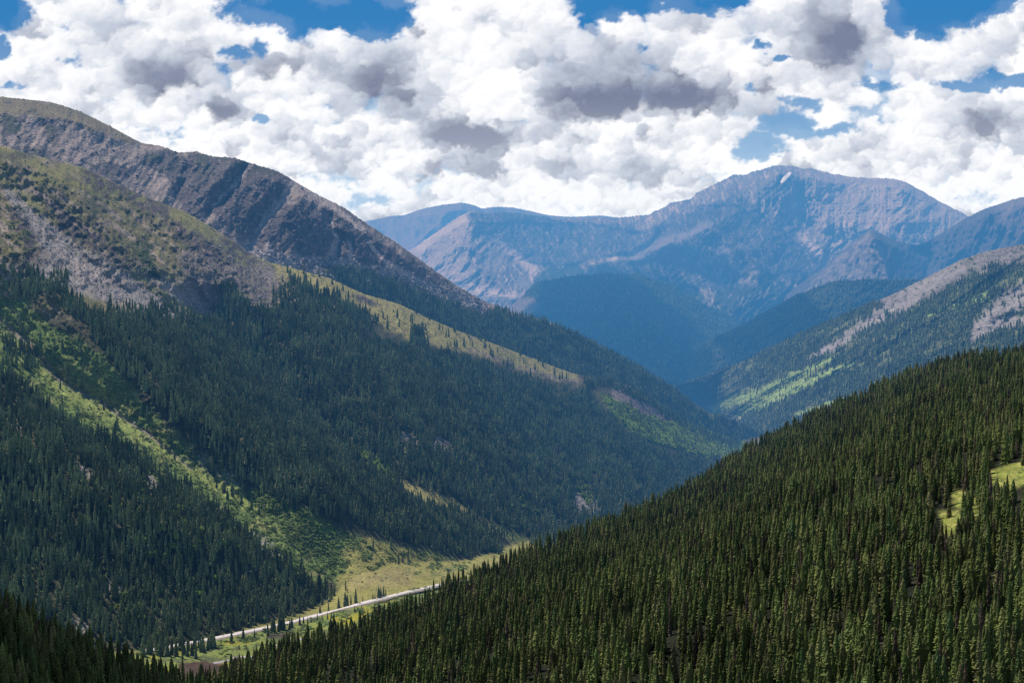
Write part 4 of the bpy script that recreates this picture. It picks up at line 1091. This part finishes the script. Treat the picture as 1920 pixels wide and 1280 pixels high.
def clouds(X, Y):
    wx = X + 26 * fbm(X / 90, Y / 70, 4, 201); wy = Y + 20 * fbm(X / 90, Y / 70, 4, 221)
    wx = wx + 9 * fbm(X / 22, Y / 18, 4, 231); wy = wy + 8 * fbm(X / 22, Y / 18, 4, 241)
    holes = ell(wx, wy, [(0, 20, 60, 45, 1.2), (0, 95, 30, 30, .9), (560, 15, 150, 42, 1.3), (690, 25, 90, 50, 1.3), (440, 100, 45, 22, .8), (490, 90, 30, 25, .7), (560, 60, 40, 25, .7), (1165, 5, 100, 34, 1.3), (1350, -5, 60, 30, 1.2), (1290, 15, 80, 22, .9),
                         (1690, 20, 40, 55, 1.2), (1790, 10, 130, 45, 1.2), (1740, 60, 40, 25, 1.0), (1850, 156, 110, 15, 1.1), (1480, 235, 70, 32, .95), (1430, 270, 60, 30, .8), (1570, 245, 60, 14, .8),
                         (1500, 190, 60, 18, .7), (1425, 85, 25, 12, .8), (1465, 105, 20, 10, .8), (1405, 170, 25, 15, .6), (1650, 165, 60, 12, .7), (490, 225, 25, 10, .8), (130, 120, 40, 14, .5), (20, 165, 60, 10, .6)])
    pale = ell(wx, wy, [(300, 245, 130, 35, .8), (610, 330, 100, 30, .8), (680, 375, 110, 28, .9), (560, 310, 60, 35, .7), (800, 335, 60, 18, .7), (1330, 330, 60, 25, .8), (1010, 385, 110, 14, .7), (1830, 375, 80, 18, .9), (1240, 350, 90, 14, .5), (1400, 300, 40, 20, .7), (200, 190, 60, 26, .7)])
    gray = ell(wx, wy, [(305, 140, 95, 42, 1.0), (200, 60, 70, 45, .5), (420, 205, 36, 26, .95), (710, 150, 90, 70, .85), (740, 180, 90, 36, .9), (880, 255, 120, 24, 1.1), (840, 235, 70, 20, .8), (1030, 110, 70, 70, .45), (1130, 185, 130, 34, 1.25), (1260, 180, 120, 32, 1.3), (1100, 140, 110, 60, .75),
                        (1200, 120, 110, 50, .6), (1575, 85, 80, 70, 1.1), (1540, 40, 60, 55, .8), (1650, 70, 40, 40, .6), (1840, 225, 70, 36, .95), (1900, 240, 40, 22, .8), (1880, 95, 70, 30, .5), (1770, 125, 70, 16, .45),
                        (1050, 305, 60, 22, .7), (1190, 320, 90, 30, .6), (790, 215, 90, 24, .6), (640, 300, 40, 25, .6), (530, 255, 60, 24, .6), (1080, 260, 30, 16, .7), (1610, 285, 60, 22, .45), (1740, 300, 60, 26, .4), (370, 60, 60, 40, .4), (930, 330, 50, 24, .35), (1370, 240, 60, 20, .4), (150, 230, 60, 30, .4), (1430, 40, 60, 26, .35)])
    # sky behind the clouds
    blue = lerp(np.ones(X.shape + (3,)) * np.array((.006, .19, .50)), sstep(0, 420, Y) ** 1.1, (.33, .55, .78))
    blue = lerp(blue, sstep(-100, -2500, Y), (.01, .07, .28))
    big = fbm(X / 210, Y / 120, 4, 260)
    f = fbm(wx / 40, wy / 30, 5, 270, .58)
    fine = fbm(X / 11, Y / 9, 3, 275, .6)
    # thin milky layer between the heaps
    veil = sstep(-.2, .5, big + .5 * f + .75 * sstep(90, 380, Y) - .9 * holes) * .75
    C = lerp(blue, veil, (.66, .76, .88)); C = lerp(C, sstep(.1, .6, f + big) * sstep(200, 300, Y) * .6, (.95, .97, 1.0))
    # heaps built up from rounded lumps, back to front, each lit from the upper left
    g = np.random.default_rng(33)
    xs, ys = X[0], Y[:, 0]
    ux = X + 22 * fbm(X / 48, Y / 36, 6, 311, .62) + 3 * fine
    uy = Y + 19 * fbm(X / 48, Y / 36, 6, 331, .62) + 3 * fbm(X / 9, Y / 8, 3, 341)
    grey_all = np.maximum(gray, .66 * sstep(-.04, .46, fbm(wx / 135, wy / 50, 4, 351) + .22 * f))
    grey_all = grey_all + .16 * f
    ix = lambda x: int(np.clip(np.searchsorted(xs, x), 0, len(xs) - 1))
    iy = lambda y: int(np.clip(np.searchsorted(-ys, -y) if ys[0] > ys[-1] else np.searchsorted(ys, y), 0, len(ys) - 1))
    open_ = holes + .45 * pale + .50 * sstep(.16, .5, fbm(X / 120, Y / 44, 4, 265)) * sstep(180, 330, Y)
    dk = np.array((.185, .215, .315)); wh = np.array((1.03, 1.03, 1.04)); md = np.array((.58, .635, .74))
    jobs = []
    for n_, r0, r1, z0 in ((1300, 34, 62, 0), (3000, 17, 36, 1), (4200, 7, 17, 2)):
        for k in range(n_):
            x = g.uniform(-120, 2040); y = g.uniform(-120, 500) if k % 3 else g.uniform(240, 440)
            r = g.uniform(r0, r1) * (.55 + .45 * sstep(420, 90, y))
            jobs.append((z0 * 90 + y * .55 + g.uniform(-70, 70), x, y, r, z0))
    jobs.sort(reverse=False)
    for _, x, y, r, z0 in jobs:
        cxi, cyi = ix(x), iy(y)
        o_ = open_[cyi, cxi]
        if o_ > .42 + g.uniform(-.12, .12):
            continue
        e = 1.35 * r + 14
        a0, a1 = ix(x - e), ix(x + e); q = sorted((iy(y - e), iy(y + e))); b0, b1 = q
        if a1 - a0 < 2 or b1 - b0 < 2:
            continue
        dx_ = (ux[b0:b1, a0:a1] - x) / r; dy_ = (uy[b0:b1, a0:a1] - y) / (r * .78)
        rr = dx_ * dx_ + dy_ * dy_
        m_ = np.clip((1.12 - rr) / (.75 if z0 < 2 else .95), 0, 1)
        m_ = m_ * m_ * (3 - 2 * m_) * (1.0, .75, .42)[z0]
        grey = grey_all[cyi, cxi]
        base = .97 - .98 * min(grey, 1.05) + .12 * big[cyi, cxi] + g.uniform(-.07, .07)
        if z0 == 2 and grey > .5:
            base = base + (.35 if g.random() < .08 else 0)
        lit = -(.42 * dx_ + .75 * dy_)
        v = base + (.24 + .06 * (z0 == 1) - .08 * (z0 == 2)) * np.clip(lit, -1.1, .9) * (.55 + .45 * min(1, max(base, .2))) + .06 * fine[b0:b1, a0:a1]
        v = np.clip(v, 0, 1)[..., None]
        col = np.where(v > .5, md + (wh - md) * np.clip((v - .5) / .42, 0, 1), dk + (md - dk) * v / .5)
        m_ = m_[..., None]
        C[b0:b1, a0:a1] = C[b0:b1, a0:a1] * (1 - m_) + col * m_
    # gaps eaten into the edges
    cut = sstep(.34, .62, (holes + .55 * pale) * (1 + .8 * fbm(X / 30, Y / 22, 6, 266, .66)) + .25 * sstep(.1, .5, fbm(X / 70, Y / 26, 5, 361, .6)) * sstep(170, 330, Y))
    C = C * (1 - .92 * cut[..., None]) + (blue * .95 + .05 * np.array((.66, .77, .90))) * (.92 * cut[..., None])
    # smooth grey undersides
    u_ = sstep(.40, 1.1, gray + .22 * f) * .62
    C = lerp(C, u_, (.20, .24, .36))
    C = lerp(C, sstep(250, 420, Y) * .22, (.70, .79, .90))
    farm = sstep(1040, 1200, np.abs(X - 960)) * sstep(-.25, .15, big + .3 * f)
    C = lerp(C, np.maximum(farm, sstep(-60, -200, Y) * sstep(0, .3, big + .3 * f)) * .9, (.85, .88, .93))
    return C


az = np.concatenate([np.radians(np.linspace(-80, -23, 60)), np.arctan((np.arange(-60, 1980, 1.7) - CX) / F), np.radians(np.linspace(23, 80, 60))])
el_px = np.concatenate([np.linspace(900, 620, 12), np.arange(600, -30, -1.7), -30 - np.geomspace(5, 1500, 60)])
AZ, EP = np.meshgrid(az, el_px)
# rows are constant height over the frame's plane at azimuth 0
RD = 24000.0
dx, dy = np.sin(AZ), np.cos(AZ)
px_ = CX + F * np.tan(AZ)
tz = -(EP - HY) / F * np.where(np.abs(AZ) < math.radians(23), np.cos(AZ), math.cos(math.radians(23)))
V = np.stack([dx, dy, tz], -1); V = V / np.linalg.norm(V, axis=-1, keepdims=True) * RD
cc = clouds(px_, EP)
U = V / RD
path = np.minimum(np.minimum(HZ_FAR / np.maximum(U[..., 1], .01), HZ_TOP / np.maximum(U[..., 2], 1e-4)), HZ_SIDE / np.maximum(np.abs(U[..., 0]), 1e-4))
path = sum(path * (sstep(300, 2500, U[..., 1] * path * (i + .5) / 48) + 1.75 * sstep(4500, 6000, U[..., 1] * path * (i + .5) / 48)) for i in range(48)) / 48
T_ = np.exp(-path[..., None] * SIG)
flo = HAZE * (1 - T_)
cc = cc + np.max(np.maximum(flo + .02 - cc, 0), -1, keepdims=True) * np.array((.9, .95, 1.0))
cc = np.maximum((cc - flo) / T_, 0)       # what lies beyond the air, so that it reads right through it
m, nt, out = new_mat('sky_and_clouds')
at = N(nt, 'ShaderNodeAttribute', attribute_name='tint'); em = N(nt, 'ShaderNodeEmission', Strength=1.0)
nt.links.new(at.outputs['Color'], em.inputs['Color']); nt.links.new(em.outputs[0], out.inputs['Surface'])
m.cycles.emission_sampling = 'NONE'
sky = link('sky', mesh_np('sky', V, grid_faces(*AZ.shape), m, True, {'tint': cc.reshape(-1, 3)}))
tag(sky, kind='structure', label='blue sky with broken white and grey cumulus')


# ------------------------------------------------------------------ unseen clouds put overhead along the sun to shade parts of the land
def cloud_mat(thick):
    """cloud body whose rim, and for thin clouds the whole, lets part of the light through"""
    m = flat_mat('cloud_white', (.85, .86, .88), 120, .05)
    nt = m.node_tree; bs = [n for n in nt.nodes if n.type == 'BSDF_PRINCIPLED'][0]; ou = [n for n in nt.nodes if n.type == 'OUTPUT_MATERIAL'][0]
    lw = N(nt, 'ShaderNodeLayerWeight', Blend=.5); tp = N(nt, 'ShaderNodeBsdfTransparent'); mx = N(nt, 'ShaderNodeMixShader')
    mr = N(nt, 'ShaderNodeMapRange'); nt.links.new(lw.outputs['Facing'], mr.inputs['Value'])
    mr.inputs['From Min'].default_value = .05; mr.inputs['From Max'].default_value = .9; mr.inputs['To Min'].default_value = 1 - thick; mr.inputs['To Max'].default_value = 1
    nt.links.new(mr.outputs[0], mx.inputs['Fac']); nt.links.new(bs.outputs[0], mx.inputs[1]); nt.links.new(tp.outputs[0], mx.inputs[2]); nt.links.new(mx.outputs[0], ou.inputs['Surface'])
    return m


def cloud(target, dist, sx, sy, seed, thin=.95):
    c0 = np.array(target, float) + SDIR * dist
    bpy_me = bpy.data.meshes.new('cloud')
    import bmesh
    bm = bmesh.new(); bmesh.ops.create_icosphere(bm, subdivisions=5, radius=1)
    for v in bm.verts:
        a = np.array(v.co)
        k = 1 + .5 * float(fbm(a[0] * 1.4 + a[2] + seed, a[1] * 1.4 + seed, 4, 300)) + .12 * float(ridged(a[0] * 4 + seed, a[1] * 4 + a[2] * 2, 3, 305))
        z = a[2] * (.35 if a[2] < 0 else 1.0)
        v.co = (a[0] * sx * k, a[1] * sy * k, z * min(sx, sy) * .45 * k)
    bm.to_mesh(bpy_me); bm.free()
    bpy_me.materials.append(cloud_mat(thin))
    for p in bpy_me.polygons: p.use_smooth = True
    o = link('cloud', bpy_me); o.location = c0
    return tag(o, kind='structure', label='unseen cumulus overhead, placed to shade the land')


cloud((-190, 560, -160), 2600, 130, 190, 1)
cloud(JS.at([1130], [570])[0], 4200, 330, 300, 2, .8)
cloud(JS.at([1010], [640])[0], 4200, 380, 250, 5, .8)
cloud(KS.at([1440], [600])[0], 4000, 230, 330, 3, .8)
cloud(JS.at([1200], [660])[0], 4100, 280, 200, 4, .8)
cloud(GM.at([1310], [425])[0], 4600, 470, 400, 6, .42)  # thin unseen ones from here on, added to darken the peak's left side
cloud(GM.at([1190], [515])[0], 4600, 430, 260, 9, .5)
cloud(GM.at([1080], [460])[0], 4600, 520, 330, 8, .38)

# ------------------------------------------------------------------ haze: a volume of air, its glow standing in for scattered light
m, nt, out = new_mat('blue_haze')
geo = N(nt, 'ShaderNodeNewGeometry'); sx = N(nt, 'ShaderNodeSeparateXYZ'); nt.links.new(geo.outputs['Position'], sx.inputs[0])
mr = N(nt, 'ShaderNodeMapRange', interpolation_type='SMOOTHSTEP'); nt.links.new(sx.outputs['Y'], mr.inputs['Value'])     # density ramps up with distance down the valley
mr.inputs['From Min'].default_value = 300; mr.inputs['From Max'].default_value = 2500
mr2 = N(nt, 'ShaderNodeMapRange', interpolation_type='SMOOTHSTEP'); nt.links.new(sx.outputs['Y'], mr2.inputs['Value'])
mr2.inputs['From Min'].default_value = 4500; mr2.inputs['From Max'].default_value = 6000; mr2.inputs['To Max'].default_value = 1.75
sm = N(nt, 'ShaderNodeMath', operation='ADD'); nt.links.new(mr.outputs[0], sm.inputs[0]); nt.links.new(mr2.outputs[0], sm.inputs[1])
dn = 2e-4
ab = N(nt, 'ShaderNodeVolumeAbsorption'); ab.inputs['Color'].default_value = (*(1 - SIG / dn), 1)
ev = SIG * HAZE
em = N(nt, 'ShaderNodeEmission'); em.inputs['Color'].default_value = (*(ev / ev.max()), 1)
for q, k in ((ab.inputs['Density'], dn), (em.inputs['Strength'], float(ev.max()))):
    mu = N(nt, 'ShaderNodeMath', operation='MULTIPLY'); nt.links.new(sm.outputs[0], mu.inputs[0]); mu.inputs[1].default_value = k; nt.links.new(mu.outputs[0], q)
m.cycles.volume_step_rate = 2.5
ad = N(nt, 'ShaderNodeAddShader'); nt.links.new(ab.outputs[0], ad.inputs[0]); nt.links.new(em.outputs[0], ad.inputs[1])
nt.links.new(ad.outputs[0], out.inputs['Volume'])
bx = [(x, y, z) for z in (-900, HZ_TOP) for x, y in ((-HZ_SIDE, -300), (HZ_SIDE, -300), (HZ_SIDE, HZ_FAR), (-HZ_SIDE, HZ_FAR))]
hz = link('haze', mesh_np('haze', bx, [[0, 3, 2, 1], [4, 5, 6, 7], [0, 1, 5, 4], [1, 2, 6, 5], [2, 3, 7, 6], [3, 0, 4, 7]], m))
tag(hz, kind='structure', label='blue mountain haze')

# ------------------------------------------------------------------ light, camera, render settings
w = bpy.data.worlds.new('World'); SC.world = w; w.use_nodes = True
nt = w.node_tree; bg = nt.nodes['Background']
st = nt.nodes.new('ShaderNodeTexSky'); st.sky_type = 'NISHITA'; st.sun_disc = False
st.sun_elevation = SUN_EL; st.sun_rotation = SUN_AZ; st.altitude = 3600; st.air_density = 1.0; st.dust_density = .4; st.ozone_density = 1.5
nt.links.new(st.outputs[0], bg.inputs['Color']); bg.inputs['Strength'].default_value = .12
sl = bpy.data.lights.new('sun', 'SUN'); sl.energy = 5.0; sl.angle = math.radians(.55); sl.color = (1, .95, .87)
so = bpy.data.objects.new('sun', sl); COL.objects.link(so)
from mathutils import Vector
so.rotation_euler = Vector(SDIR).to_track_quat('Z', 'Y').to_euler()
so.location = (0, 0, 3000)
cam = bpy.data.cameras.new('camera'); co = bpy.data.objects.new('camera', cam); COL.objects.link(co)
cam.sensor_width = 36; cam.lens = F / 1920 * 36; cam.shift_y = -(640 - HY) / 1920
cam.clip_start = 1; cam.clip_end = 60000
co.rotation_euler = (math.radians(90), 0, 0)
SC.camera = co
SC.view_settings.view_transform = 'Standard'; SC.view_settings.look = 'None'; SC.view_settings.exposure = 0; SC.view_settings.gamma = 1
SC.render.engine = 'CYCLES'
SC.cycles.max_bounces = 4; SC.cycles.diffuse_bounces = 2; SC.cycles.transparent_max_bounces = 4; SC.cycles.volume_bounces = 0
SC.cycles.use_denoising = False; SC.cycles.sample_clamp_indirect = 1.5
